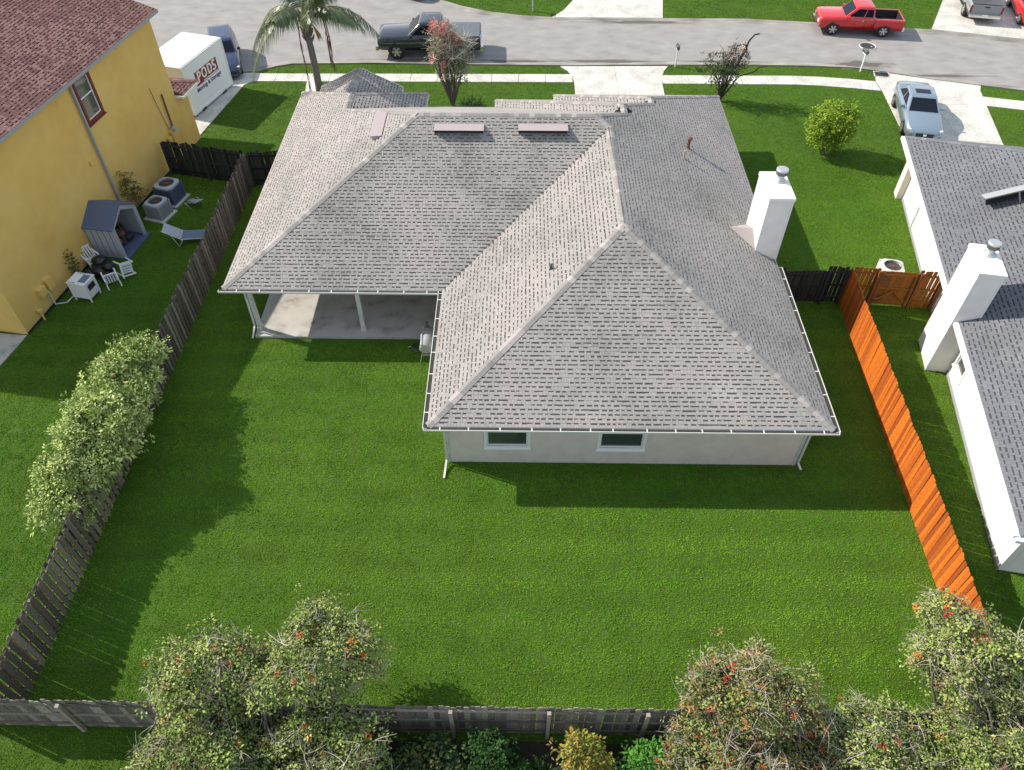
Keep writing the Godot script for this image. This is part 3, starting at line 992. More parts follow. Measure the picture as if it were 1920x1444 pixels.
func fascia(s: SurfaceTool, a: Array, b: Array):
	var p := Vector3(a[0], EAVE - 0.075, a[1])
	var q := Vector3(b[0], EAVE - 0.075, b[1])
	var d := (q - p).normalized()
	bx(s, (p + q) * 0.5, Vector3(p.distance_to(q) - 0.026, 0.15, 0.024), Basis(d, Vector3.UP, d.cross(Vector3.UP)))

# ---------------------------------------------------------------- right-hand neighbour
func build_right_house():
	var root := thing("white_house", "white house with slate grey shingle roof beyond the orange fence", "house", Vector3(10.06, 0, 3.64), deg_to_rad(-10.31))
	var e := 2.4
	var sl := 0.48
	var rects := [[0.0, 14.0, -21.06, 0.0, false]]
	var roof := Node3D.new()
	roof.name = "roof"
	root.add_child(roof)
	shingle_roof(roof, rects, e, sl, "slate", 300, 1.25)
	var h := func(x, z): return Vector3(x, union_h(rects, e, sl, x, z), z)
	ridge_caps(roof, h.call(0.05, -0.05), h.call(7, -7), plane_n("L", sl), plane_n("B", sl), "slate")
	ridge_caps(roof, h.call(0.05, -21.0), h.call(7, -14.06), plane_n("L", sl), plane_n("F", sl), "slate")
	ridge_caps(roof, h.call(7, -7.0), h.call(7, -14.0), plane_n("L", sl), plane_n("R", sl), "slate")
	var s := mb()
	wall_with_holes(s, 8.4, 2.55, 0.2, [[0.55, 1.35, 0.7, 1.85]], Transform3D(Basis(Vector3.UP, -PI / 2), Vector3(0.55, 0, -8.9)))
	box_mm(s, Vector3(0.55, 0, -20.3), Vector3(0.75, 2.55, -8.905))
	box_mm(s, Vector3(0.755, 0, -0.7), Vector3(13.4, 2.55, -0.5))
	box_mm(s, Vector3(0.755, 0, -20.3), Vector3(13.4, 2.55, -20.1))
	box_mm(s, Vector3(13.2, 0, -20.095), Vector3(13.4, 2.55, -0.705))
	fin(s, "wall", M["stucco_white"], root)
	s = mb()
	box_mm(s, Vector3(0.515, 0, -20.3), Vector3(0.55, 0.14, -0.47))
	fin(s, "plinth", M["grey_paint"], root)
	# a short screen wall by the front corner
	s = mb()
	box_mm(s, Vector3(0.25, 0, -20.3), Vector3(0.547, 2.2, -19.75))
	fin(s, "buttress", M["stucco_beige"], root)
	s = mb()
	box_mm(s, Vector3(0.06, e - 0.13, -21.0), Vector3(13.9, e - 0.11, -0.06))
	fin(s, "soffit", M["white_paint"], root)
	s = mb()
	bx(s, Vector3(-0.01, e - 0.075, -15.9), Vector3(0.024, 0.15, 10.3))
	bx(s, Vector3(-0.01, e - 0.075, -4.3), Vector3(0.024, 0.15, 8.6))
	bx(s, Vector3(7, e - 0.075, 0.01), Vector3(13.97, 0.15, 0.024))
	bx(s, Vector3(7, e - 0.075, -21.07), Vector3(13.97, 0.15, 0.024))
	fin(s, "fascia", M["white_trim"], root)
	# white metal gutter, closed by a screen
	for q in [[-21.0, -10.3], [-8.55, -0.02]]:
		s = mb()
		box_mm(s, Vector3(-0.16, e - 0.11, q[0]), Vector3(-0.025, e + 0.015, q[1]))
		fin(s, "gutter", M["white_trim"], root)
	s = mb()
	box_mm(s, Vector3(-0.15, e - 0.11, 0.025), Vector3(13.9, e + 0.01, 0.14))
	fin(s, "gutter", M["white_trim"], root)
	window_unit(root, Vector3(0.55, 1.275, -7.95), 0.8, 1.15, Basis(Vector3.UP, -PI / 2), M["white_trim"], 0.08)
	chimney(root, Vector3(-0.19, 0.0, -10.12), Vector3(0.58, 4.5, -8.6), M["stucco_white"], Vector2(0.28, -9.65))
	# roof vent hood and its strut
	var tilt := roof_basis("L", sl)
	var hood := Node3D.new()
	hood.name = "roof_hood"
	root.add_child(hood)
	var hp: Vector3 = h.call(3.6, -14.7)
	hood.transform = Transform3D(Basis(-tilt.z, tilt.y, tilt.x), hp)
	s = mb()
	hexa(s, [Vector3(-2.1, 0.5, 0.35), Vector3(2.1, 0.5, 0.35), Vector3(2.1, 0.12, -0.5), Vector3(-2.1, 0.12, -0.5), Vector3(-2.1, 0.55, 0.35), Vector3(2.1, 0.55, 0.35), Vector3(2.1, 0.16, -0.5), Vector3(-2.1, 0.16, -0.5)])
	fin(s, "hood", M["grey_paint"], hood)
	s = mb()
	bx(s, Vector3(0, 0.15, 0.0), Vector3(4.1, 0.3, 0.03))
	fin(s, "screen", M["dark"], hood)
	for x in [-1.0, 0.6]:
		s = mb()
		bx(s, Vector3(x, 0.24, 0.3), Vector3(0.05, 0.5, 0.05))
		fin(s, "strut", M["grey_paint"], hood)
	s = mb()
	bar(s, Vector3(0.12, 2.2, -17.4), Vector3(0.5, 1.9, -17.4), 0.07, 0.05)
	bar(s, Vector3(0.5, 1.9, -17.4), Vector3(0.5, 0.15, -17.4), 0.07, 0.05)
	fin(s, "downspout", M["white_trim"], root)

# ---------------------------------------------------------------- yellow neighbour
func build_yellow_house():
	var root := thing("yellow_house", "tall yellow stucco house with red-brown shingle roof", "house", Vector3(-21.98, 0, -6.25), deg_to_rad(-9.5))
	var e := 6.55
	var sl := 0.3
	var rects := [[-11.0, 0.33, -14.0, 1.2, true]]
	var roof := Node3D.new()
	roof.name = "roof"
	root.add_child(roof)
	shingle_roof(roof, rects, e, sl, "russet", 300, 1.15)
	var low := Node3D.new()
	low.name = "lower_roof"
	root.add_child(low)
	shingle_roof(low, [[-6.5, 0.4, -15.35, -13.72, false, true]], 2.72, 0.36, "russet", 60, 1.15)
	ridge_caps(low, Vector3(0.36, 2.735, -15.3), Vector3(-1.2, 2.735 + 1.56 * 0.36, -13.74), plane_n("R", 0.36), plane_n("F", 0.36), "russet")
	# walls: the long wall is an open-ended box with a window opening
	var s := mb()
	var east := Transform3D(Basis(Vector3.UP, PI / 2), Vector3(0, 0, 0))
	wall_with_holes(s, 13.7, 6.6, 0.2, [[7.68, 8.58, 4.62, 6.2]], east)
	box_mm(s, Vector3(-10.6, 0, -0.2), Vector3(-0.205, 6.6, 0))
	box_mm(s, Vector3(-10.6, 0, -13.7), Vector3(-0.205, 6.6, -13.5))
	box_mm(s, Vector3(-10.8, 0, -13.7), Vector3(-10.605, 6.6, 0))
	box_mm(s, Vector3(-0.2, 0, -14.66), Vector3(0, 2.7, -13.705))
	box_mm(s, Vector3(-6, 0, -14.66), Vector3(-0.205, 2.7, -14.46))
	fin(s, "wall", M["stucco_yellow"], root)
	s = mb()
	bx(s, Vector3(0.34, e - 0.06, -6.4), Vector3(0.03, 0.12, 15.2))
	bar(s, Vector3(0.34, e - 0.08, -14.01), Vector3(-5.3, e - 0.08 + 5.64 * sl, -14.01), 0.03, 0.16)
	fin(s, "fascia", M["grey_paint"], root)
	s = mb()
	box_mm(s, Vector3(0.003, e - 0.15, -13.95), Vector3(0.31, e - 0.13, 1.15))
	box_mm(s, Vector3(0.003, 2.6, -15.3), Vector3(0.37, 2.62, -13.7))
	fin(s, "soffit", M["white_paint"], root)
	s = mb()
	bx(s, Vector3(0.42, 2.66, -14.5), Vector3(0.03, 0.12, 1.7))
	bx(s, Vector3(0.2, 2.66, -13.68), Vector3(0.4, 0.12, 0.03))
	fin(s, "lower_fascia", M["white_trim"], root)
	window_unit(root, Vector3(0.002, 5.41, -8.13), 0.9, 1.58, Basis(Vector3.UP, PI / 2), M["red_frame"], 0.13)
	# downspout, conduits, meters
	s = mb()
	bar(s, Vector3(0.09, 6.4, -7.35), Vector3(0.09, 0.2, -7.35), 0.1, 0.08)
	fin(s, "downspout", M["grey_paint"], root)
	s = mb()
	tube(s, [Vector3(0.07, 3.3, -12.65), Vector3(0.07, 1.4, -12.65)], [0.04], 8)
	fin(s, "conduit", M["rust"], root)
	s = mb()
	tube(s, [Vector3(0.04, 3.9, -12.0), Vector3(0.04, 3.1, -12.1), Vector3(0.05, 1.7, -12.35)], [0.012], 5)
	fin(s, "cable", M["iron"], root)
	s = mb()
	bx(s, Vector3(0.09, 1.35, -12.45), Vector3(0.16, 0.55, 0.3))
	bx(s, Vector3(0.08, 1.25, -12.1), Vector3(0.14, 0.4, 0.25))
	fin(s, "meter_box", M["stucco_yellow"], root)
	s = mb()
	tube(s, [Vector3(0.17, 1.7, -12.5), Vector3(0.3, 1.7, -12.5)], [0.12], 14)
	fin(s, "meter_dial", M["plastic_pale"], root)
	s = mb()
	bx(s, Vector3(0.07, 0.95, -1.95), Vector3(0.14, 0.5, 0.35))
	bx(s, Vector3(0.09, 0.95, -1.45), Vector3(0.18, 0.35, 0.35))
	tube(s, [Vector3(0.1, 0.45, -0.9), Vector3(0.1, 0.0, -0.9)], [0.04], 8)
	tube(s, [Vector3(0.1, 0.5, -0.9), Vector3(0.1, 0.42, -0.9)], [0.1], 10)
	fin(s, "utility_box", M["stucco_yellow"], root)
	s = mb()
	tube(s, [Vector3(0.1, 0.8, -1.7), Vector3(0.1, 0.1, -1.7), Vector3(0.45, 0.06, -1.9), Vector3(0.5, 0.06, -2.6)], [0.03], 7)
	fin(s, "drain_pipe", M["white_paint"], root)
	s = mb()
	bx(s, Vector3(0.05, 3.3, -6.75), Vector3(0.1, 0.16, 0.16))
	fin(s, "wall_vent", M["stucco_yellow"], root)
	s = mb()
	box_mm(s, Vector3(0.004, 0.0, -13.6), Vector3(0.02, 0.12, 0))
	fin(s, "plinth", M["dark"], root)
# ---------------------------------------------------------------- fences
func board_mesh(w: float, h: float, t: float, ear := 0.03) -> ArrayMesh:
	var s := mb()
	var o := [[-w / 2, 0.0], [w / 2, 0.0], [w / 2, h - ear], [w / 2 - ear, h], [-w / 2 + ear, h], [-w / 2, h - ear]]
	for k in range(1, 5):
		tri(s, Vector3(o[0][0], o[0][1], t / 2), Vector3(o[k][0], o[k][1], t / 2), Vector3(o[k + 1][0], o[k + 1][1], t / 2))
		tri(s, Vector3(o[0][0], o[0][1], -t / 2), Vector3(o[k + 1][0], o[k + 1][1], -t / 2), Vector3(o[k][0], o[k][1], -t / 2))
	for k in 6:
		var a: Array = o[k]
		var b: Array = o[(k + 1) % 6]
		qd(s, Vector3(a[0], a[1], -t / 2), Vector3(b[0], b[1], -t / 2), Vector3(b[0], b[1], t / 2), Vector3(a[0], a[1], t / 2))
	return mesh_of(s, null)

func fence(called: String, label: String, group: String, a: Vector2, b: Vector2, h: float, wood: String, style: Dictionary) -> Node3D:
	# boards along local x from a to b; local +z is the side the rails and posts stand on
	var d := b - a
	var root := thing(called, label, "fence", Vector3(a.x, 0, a.y), atan2(-d.y, d.x), group)
	var len := d.length()
	var w: float = style.get("w", 0.14)
	var pitch: float = style.get("pitch", 0.146)
	var both: bool = style.get("both", false)
	var nm: int = style.get("tones", 5)
	var jit: float = style.get("jitter", 0.03)
	var bm := []
	for k in 3: bm.append(board_mesh(w, h + (k - 1) * jit, 0.018, style.get("ear", 0.03)))
	var n := int(len / pitch)
	var wob := FastNoiseLite.new()
	wob.seed = int(a.x * 10.0) + 77
	wob.frequency = 0.3
	for i in n:
		var x := (i + 0.5) * len / n
		var z := -0.03
		if both: z = 0.05 if i % 2 == 0 else -0.05
		var skip: Array = style.get("gaps", [])
		if skip.any(func(g): return x > g[0] and x < g[1]): continue
		var tone := rng.randi() % nm
		var xf := Transform3D(Basis.from_euler(Vector3(rng.randf_range(-0.012, 0.012), rng.randf_range(-0.04, 0.04), rng.randf_range(-0.008, 0.008) * (1.0 + jit * 30.0))), Vector3(x, 0.02 + rng.randf_range(-0.012, 0.012) + wob.get_noise_1d(x) * jit, z))
		inst(bm[rng.randi() % 3], "board", root, xf, M["%s%d" % [wood, tone]])
	var bays := maxi(1, int(round(len / 2.4)))
	for k in bays + 1:
		var s := mb()
		var px := clampf(k * len / bays, 0.05, len - 0.05)
		var ph: float = h - style.get("short", 0.05)
		bx(s, Vector3(px, ph * 0.5, 0.0 if both else 0.07), Vector3(0.09, ph, 0.078 if both else 0.09))
		fin(s, "post", M[wood + str(nm - 1)], root)
		if k < bays:
			for y in [0.3, h * 0.52, h - 0.2]:
				var r := mb()
				bar(r, Vector3(k * len / bays + 0.05, y + rng.randf_range(-0.015, 0.015), 0.0), Vector3((k + 1) * len / bays - 0.05, y + rng.randf_range(-0.015, 0.015), 0.0), 0.036, 0.08)
				fin(r, "rail", M[wood + str(rng.randi() % nm)], root)
	return root

func build_fences():
	fence("shadowbox_fence", "long weathered dark shadowbox fence along the side of the lawn", "", Vector2(-16.08, 7.85), Vector2(-15.88, -16.3), 1.76, "old_wood", {"both": true, "pitch": 0.1175, "jitter": 0.035})
	fence("rear_fence", "weathered brown board fence across the back, rails and posts on its outer side", "", Vector2(-16.6, 8.02), Vector2(9.1, 8.08), 1.72, "rear_wood", {"jitter": 0.02})
	fence("cedar_fence", "bright orange stained board fence between the two gardens", "", Vector2(8.56, 7.9), Vector2(9.28, -8.5), 1.78, "cedar", {"jitter": 0.012, "pitch": 0.143, "ear": 0.025, "short": 0.2})
	fence("side_fence", "dark mossy board fence running from yellow house to the lawn fence", "", Vector2(-19.95, -17.35), Vector2(-15.98, -16.45), 1.75, "black_wood", {"jitter": 0.05})
	fence("corner_fence", "short dark board fence between lawn fence and beige house", "", Vector2(-15.8, -16.4), Vector2(-13.55, -16.5), 1.75, "black_wood", {"jitter": 0.04})
	# black fence with a sagging gate panel, then the cedar gate, on the line between the two houses
	fence("black_fence", "blackened board fence with sagging middle between chimney house and orange fence", "", Vector2(5.7, -8.42), Vector2(6.75, -8.45), 1.75, "black_wood", {"jitter": 0.05})
	gate("black_gate", "blackened low gate with cross rails beside the beige house", Vector2(6.78, -8.42), Vector2(8.35, -8.5), 1.55, "black_wood", 5)
	fence("black_fence", "short blackened board fence meeting the orange fence end", "", Vector2(8.38, -8.5), Vector2(9.2, -8.52), 1.75, "black_wood", {"jitter": 0.03})
	fence("board_fence", "short brown board panel beside the cedar gate", "", Vector2(9.36, -8.5), Vector2(10.35, -8.4), 1.78, "gate_wood", {"tones": 3, "jitter": 0.01})
	gate("cedar_gate", "brown wooden double gate with diagonal braces facing the white house", Vector2(10.4, -8.4), Vector2(11.75, -8.28), 1.62, "gate_wood", 3)
	fence("board_fence", "brown board panel between cedar gate and white wall", "", Vector2(11.8, -8.28), Vector2(12.72, -8.18), 1.78, "gate_wood", {"tones": 3, "jitter": 0.01})

func gate(called: String, label: String, a: Vector2, b: Vector2, h: float, wood: String, nm: int):
	var d := b - a
	var root := thing(called, label, "gate", Vector3(a.x, 0, a.y), atan2(-d.y, d.x))
	var len := d.length()
	var n := int(len / 0.146)
	var bm := board_mesh(0.14, h, 0.018, 0.01)
	for i in n:
		inst(bm, "board", root, Transform3D(Basis(), Vector3((i + 0.5) * len / n, 0.06 + rng.randf_range(-0.008, 0.008), -0.03)), M["%s%d" % [wood, rng.randi() % nm]])
	for y in [0.2, h * 0.55, h - 0.08]:
		var s := mb()
		bx(s, Vector3(len / 2, y, 0.0), Vector3(len, 0.09, 0.038))
		fin(s, "rail", M[wood + "1"], root)
	for x in [0.05, len - 0.05]:
		var s := mb()
		bx(s, Vector3(x, h * 0.5 + 0.05, 0.03), Vector3(0.1, h + 0.02, 0.038))
		fin(s, "stile", M[wood + "2"], root)
	var br := mb()
	bar(br, Vector3(0.1, 0.25, 0.025), Vector3(len * 0.5, h * 0.5, 0.025), 0.03, 0.08)
	bar(br, Vector3(len - 0.1, 0.25, 0.027), Vector3(len * 0.52, h * 0.5, 0.027), 0.03, 0.08)
	fin(br, "brace", M[wood + "1"], root)
	var hg := mb()
	for y in [0.3, h - 0.15]: bx(hg, Vector3(0.16, y, 0.06), Vector3(0.26, 0.04, 0.015))
	fin(hg, "hinge", M["iron"], root)

# ---------------------------------------------------------------- things in the yards
func air_conditioner(label: String, at: Vector3, turn: float, w: float, h: float, shell: Material, top: Material, lid_r: float):
	var root := thing("air_conditioner", label, "air conditioner", at, turn)
	var s := mb()
	box_mm(s, Vector3(-w / 2 - 0.12, 0, -w / 2 - 0.12), Vector3(w / 2 + 0.12, 0.07, w / 2 + 0.12))
	fin(s, "pad", M["concrete"], root)
	s = mb()
	box_mm(s, Vector3(-w / 2 + 0.025, 0.08, -w / 2 + 0.025), Vector3(w / 2 - 0.025, h - 0.06, w / 2 - 0.025))
	fin(s, "coil", M["dark_metal"], root)
	s = mb()
	for i in 14:
		var y := 0.1 + i * (h - 0.2) / 13.0
		for q in [[0, 1], [0, -1]]: bx(s, Vector3(0, y, q[1] * (w / 2 - 0.01)), Vector3(w - 0.02, 0.022, 0.02))
		for q in [-1, 1]: bx(s, Vector3(q * (w / 2 - 0.01), y, 0), Vector3(0.02, 0.022, w - 0.06))
	fin(s, "louvre", shell, root)
	for q in [[-1, -1], [1, -1], [1, 1], [-1, 1]]:
		s = mb()
		bx(s, Vector3(q[0] * (w / 2 - 0.03), h * 0.5, q[1] * (w / 2 - 0.03)), Vector3(0.07, h - 0.1, 0.07))
		fin(s, "corner_post", shell, root)
	# top ring: square outside, round hole
	s = mb()
	var n := 24
	for i in n:
		var v := []
		for k in [i, i + 1]:
			var a = TAU * k / n
			var c := Vector3(cos(a), 0, sin(a))
			var e := c * (w / 2 / maxf(absf(c.x), absf(c.z)))
			e = e.limit_length(w * 0.62)
			v.append([c * lid_r + Vector3.UP * (h + 0.03), e + Vector3.UP * h, e + Vector3.UP * (h - 0.09), c * lid_r + Vector3.UP * (h - 0.05)])
		for k in 3:
			qd(s, v[0][k], v[1][k], v[1][k + 1], v[0][k + 1])
		qd(s, v[0][3], v[1][3], v[1][0], v[0][0])
	fin(s, "top_cover", top, root)
	s = mb()
	tube(s, [Vector3(0, h - 0.1, 0), Vector3(0, h - 0.02, 0)], [0.09], 12)
	for i in 4:
		bx(s, Vector3(cos(i * PI / 2), 0, sin(i * PI / 2)) * lid_r * 0.55 + Vector3.UP * (h - 0.07), Vector3(lid_r * 0.85, 0.012, 0.13), Basis(Vector3.UP, -i * PI / 2) * Basis(Vector3.RIGHT, 0.4))
	fin(s, "fan", M["rust"], root)
	s = mb()
	for k in 4:
		var r := lid_r * (0.3 + 0.22 * k)
		var ring := []
		for i in 21: ring.append(Vector3(cos(TAU * i / 20) * r, h + 0.03, sin(TAU * i / 20) * r))
		tube(s, ring, [0.006], 4, false)
	fin(s, "guard", M["iron"], root)

func build_yard_things():
	air_conditioner("grey air conditioner unit in the gap beside the open shed", Vector3(-19.42, 0, -13.98), -0.3, 0.8, 0.78, M["grey_paint"], M["plastic_pale"], 0.3)
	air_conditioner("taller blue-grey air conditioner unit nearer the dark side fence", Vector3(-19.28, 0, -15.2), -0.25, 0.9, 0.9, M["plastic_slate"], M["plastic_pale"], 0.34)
	air_conditioner("white-topped air conditioner unit behind the brown cedar gate", Vector3(11.55, 0, -9.85), -0.18, 0.86, 0.8, M["white_paint"], M["white_paint"], 0.34)
	shed()
	stove()
	# heap of black bags between stove and shed
	var heap := thing("rubbish_heap", "black rubbish bags heaped between white stove and shed", "rubbish", Vector3(-20.55, 0, -9.85), -0.2)
	for q in [[0, 0.2, 0, 0.34], [0.5, 0.17, 0.25, 0.28], [-0.1, 0.45, -0.3, 0.28], [0.35, 0.36, -0.15, 0.25], [-0.3, 0.2, 0.35, 0.26]]:
		blob(heap, "bag", Vector3(q[0], q[1], q[2]), q[3], M["black_bag"])
	white_chair("white plastic garden chair lying on its back beside the stove", Vector3(-19.62, 0.25, -8.95), Basis.from_euler(Vector3(-1.45, 0.6, 0.0)))
	white_chair("white plastic garden chair tipped over by the shed corner", Vector3(-19.7, 0.3, -10.1), Basis.from_euler(Vector3(0.2, 2.4, 1.35)))
	white_chair("white plastic garden chair standing behind the rubbish bags by the wall", Vector3(-20.95, 0.02, -10.35), Basis.from_euler(Vector3(0, 0.9, 0.05)))
	lounger("blue-grey folding lounge chair standing near the weathered fence", Vector3(-17.65, 0, -12.1), deg_to_rad(8), 0.62, 0)
	lounger("folded lounge chair frame lying near the air conditioner units", Vector3(-18.05, 0, -14.75), deg_to_rad(-40), 0.3, 1)
	grill()
	mailbox("white-posted mailbox standing beside the middle driveway", Vector3(5.46, 0, -28.85), 0.0)
	mailbox("white-posted mailbox standing beside the storm drain", Vector3(15.94, 0, -28.45), 0.15)
	mailbox("white-posted mailbox across the street beside far driveway", Vector3(-2.7, 0, -36.6), PI)
	# manhole lid and storm drain
	var mh := thing("manhole_cover", "round iron manhole cover in the street", "manhole", Vector3(17.34, 0.006, -31.72))
	var s := mb()
	tube(s, [Vector3(0, 0.001, 0), Vector3(0, 0.012, 0)], [0.42, 0.41], 28)
	fin(s, "lid", M["iron"], mh)
	s = mb()
	var ring := []
	for i in 29: ring.append(Vector3(cos(TAU * i / 28) * 0.47, 0.006, sin(TAU * i / 28) * 0.47))
	tube(s, ring, [0.035], 6, false)
	fin(s, "frame", M["concrete"], mh)
	s = mb()
	tube(s, [Vector3(0.2, 0.012, 0.05), Vector3(0.2, 0.016, 0.05)], [0.06, 0.06], 10)
	fin(s, "lift_hole", M["plastic_pale"], mh)
	var sd := thing("storm_drain", "dark rectangular storm drain grate at driveway edge", "drain", Vector3(17.0, 0.036, -28.0), -0.2)
	s = mb()
	box_mm(s, Vector3(-0.4, 0, -0.3), Vector3(0.4, 0.006, 0.3))
	fin(s, "pit", M["dark"], sd)
	s = mb()
	for k in [-1, 1]:
		bx(s, Vector3(0, 0.012, k * 0.3), Vector3(0.86, 0.02, 0.06))
		bx(s, Vector3(k * 0.4, 0.012, 0), Vector3(0.06, 0.02, 0.54))
	fin(s, "frame", M["concrete"], sd)
	for k in 6:
		s = mb()
		bx(s, Vector3(-0.3 + k * 0.12, 0.012, 0), Vector3(0.035, 0.012, 0.53))
		fin(s, "bar", M["iron"], sd)
	container()

func blob(parent: Node3D, called: String, c: Vector3, r: float, m: Material):
	var s := mb()
	var n := FastNoiseLite.new()
	n.seed = int(c.x * 99) + 3
	n.frequency = 1.2
	var f := func(i, j):
		var a = TAU * i / 14.0
		var b = PI * (j / 8.0 - 0.5)
		var d := Vector3(cos(a) * cos(b), sin(b), sin(a) * cos(b))
		return c + d * Vector3(1.1, 0.8, 1.0) * r * (1.0 + 0.35 * n.get_noise_3dv(d * 2.0))
	s.set_smooth_group(4)
	for i in 14:
		for j in 8:
			qd(s, f.call(i + 1, j), f.call(i, j), f.call(i, j + 1), f.call(i + 1, j + 1))
	fin(s, called, m, parent)

func shed():
	var root := thing("garden_shed", "small grey plastic shed with gabled roof, open and full of clutter", "shed", Vector3(-20.52, 0, -11.85), deg_to_rad(-9.5))
	# local: x from -0.8 (wall) to 0.8 (open end), z half width 0.95
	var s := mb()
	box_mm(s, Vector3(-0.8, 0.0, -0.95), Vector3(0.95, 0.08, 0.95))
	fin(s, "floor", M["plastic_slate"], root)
	s = mb()
	box_mm(s, Vector3(-0.75, 0.08, 0.86), Vector3(0.75, 1.55, 0.92))
	fin(s, "side_wall", M["plastic_pale"], root)
	s = mb()
	box_mm(s, Vector3(-0.75, 0.08, -0.92), Vector3(0.75, 1.55, -0.86))
	fin(s, "side_wall", M["plastic_pale"], root)
	s = mb()
	box_mm(s, Vector3(-0.75, 0.08, -0.855), Vector3(-0.69, 1.55, 0.855))
	hexa(s, [Vector3(-0.75, 1.55, 0.86), Vector3(-0.69, 1.55, 0.86), Vector3(-0.69, 1.55, -0.86), Vector3(-0.75, 1.55, -0.86), Vector3(-0.75, 2.05, 0.02), Vector3(-0.69, 2.05, 0.02), Vector3(-0.69, 2.05, -0.02), Vector3(-0.75, 2.05, -0.02)])
	fin(s, "back_wall", M["plastic_pale"], root)
	# front frame: two jambs and two raking bars under the gable
	s = mb()
	box_mm(s, Vector3(0.7, 0.08, 0.74), Vector3(0.78, 1.58, 0.93))
	box_mm(s, Vector3(0.7, 0.08, -0.93), Vector3(0.78, 1.58, -0.74))
	bar(s, Vector3(0.741, 1.5, 0.85), Vector3(0.741, 2.0, 0.0), 0.08, 0.2)
	bar(s, Vector3(0.743, 1.5, -0.85), Vector3(0.743, 2.0, 0.0), 0.08, 0.2)
	fin(s, "door_frame", M["plastic_pale"], root)
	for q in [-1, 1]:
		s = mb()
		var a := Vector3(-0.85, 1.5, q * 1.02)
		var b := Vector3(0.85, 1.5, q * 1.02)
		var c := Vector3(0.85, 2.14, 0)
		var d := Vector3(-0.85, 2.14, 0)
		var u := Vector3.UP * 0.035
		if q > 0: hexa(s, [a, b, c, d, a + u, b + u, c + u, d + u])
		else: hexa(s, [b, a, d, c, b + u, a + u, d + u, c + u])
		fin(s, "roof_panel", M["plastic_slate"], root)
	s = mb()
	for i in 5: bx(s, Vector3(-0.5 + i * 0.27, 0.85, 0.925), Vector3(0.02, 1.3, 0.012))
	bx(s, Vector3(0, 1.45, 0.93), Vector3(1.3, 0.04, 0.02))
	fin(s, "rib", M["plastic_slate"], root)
	# things kept in it
	var k := 0
	for q in [[0.1, 0.35, 0.3, 0.28, "rust"], [-0.2, 0.5, -0.3, 0.35, "black_bag"], [0.35, 0.3, -0.25, 0.22, "dark"], [-0.35, 0.85, 0.25, 0.25, "teal_plastic"], [0.3, 0.62, 0.0, 0.16, "rust"]]:
		var b := thing("stored_bundle", ["reddish tool bundle on the shed floor", "large black bag leaning at the back of the shed", "dark box shaped bundle at the shed's far jamb", "teal plastic tub stacked inside the shed", "small rusty bundle on top of the shed clutter"][k], "clutter", root.position + root.basis * Vector3(q[0], 0.08, q[2]), 0.3 * k)
		blob(b, "bundle", Vector3(0, q[1] - 0.08, 0), q[3], M[q[4]])
		var st := mb()
		bx(st, Vector3(0.0, (q[1] - 0.08) * 0.5, 0), Vector3(q[3], q[1] - 0.1, q[3]))
		fin(st, "crate", M["dark_metal"], b)
		k += 1
	for i in 3:
		var h := thing("tool_handle", ["straight wooden rake handle leaning in the shed", "reddish broom handle leaning in the shed", "grey metal pole leaning in the shed"][i], "tool", root.position + root.basis * Vector3(0.3 - i * 0.2, 0.08, -0.2 + i * 0.25), 0.0)
		var st := mb()
		tube(st, [Vector3(0, 0, 0), Vector3(-0.25, 1.25, -0.15 + 0.1 * i)], [0.018], 6)
		fin(st, "handle", M[["gate_wood1", "rust", "galvanised"][i]], h)
		st = mb()
		bx(st, Vector3(-0.25, 1.28, -0.15 + 0.1 * i), Vector3(0.06, 0.06, 0.3))
		fin(st, "head", M["iron"], h)

func stove():
	var root := thing("gas_stove", "old white kitchen stove standing on legs beside the yellow wall", "stove", Vector3(-20.55, 0, -8.5), deg_to_rad(-12))
	var s := mb()
	box_mm(s, Vector3(-0.38, 0.18, -0.33), Vector3(0.38, 0.86, 0.33))
	fin(s, "body", M["plastic_white"], root)
	s = mb()
	box_mm(s, Vector3(-0.4, 0.865, -0.35), Vector3(0.4, 0.9, 0.35))
	fin(s, "top", M["plastic_white"], root)
	s = mb()
	box_mm(s, Vector3(0.02, 0.902, -0.26), Vector3(0.32, 0.91, 0.2))
	for i in 4: bx(s, Vector3(-0.3 + i * 0.08, 0.906, 0.28), Vector3(0.04, 0.012, 0.05))
	for i in 4: bx(s, Vector3(-0.25 + i * 0.09, 0.906, -0.3), Vector3(0.04, 0.012, 0.04))
	fin(s, "hob", M["blue_mesh"], root)
	s = mb()
	box_mm(s, Vector3(0.383, 0.5, -0.2), Vector3(0.392, 0.75, 0.2))
	fin(s, "oven_window", M["dark"], root)
	s = mb()
	for q in [[-1, -1], [1, -1], [-1, 1], [1, 1]]: bx(s, Vector3(q[0] * 0.34, 0.09, q[1] * 0.29), Vector3(0.05, 0.178, 0.05))
	fin(s, "leg", M["plastic_white"], root)

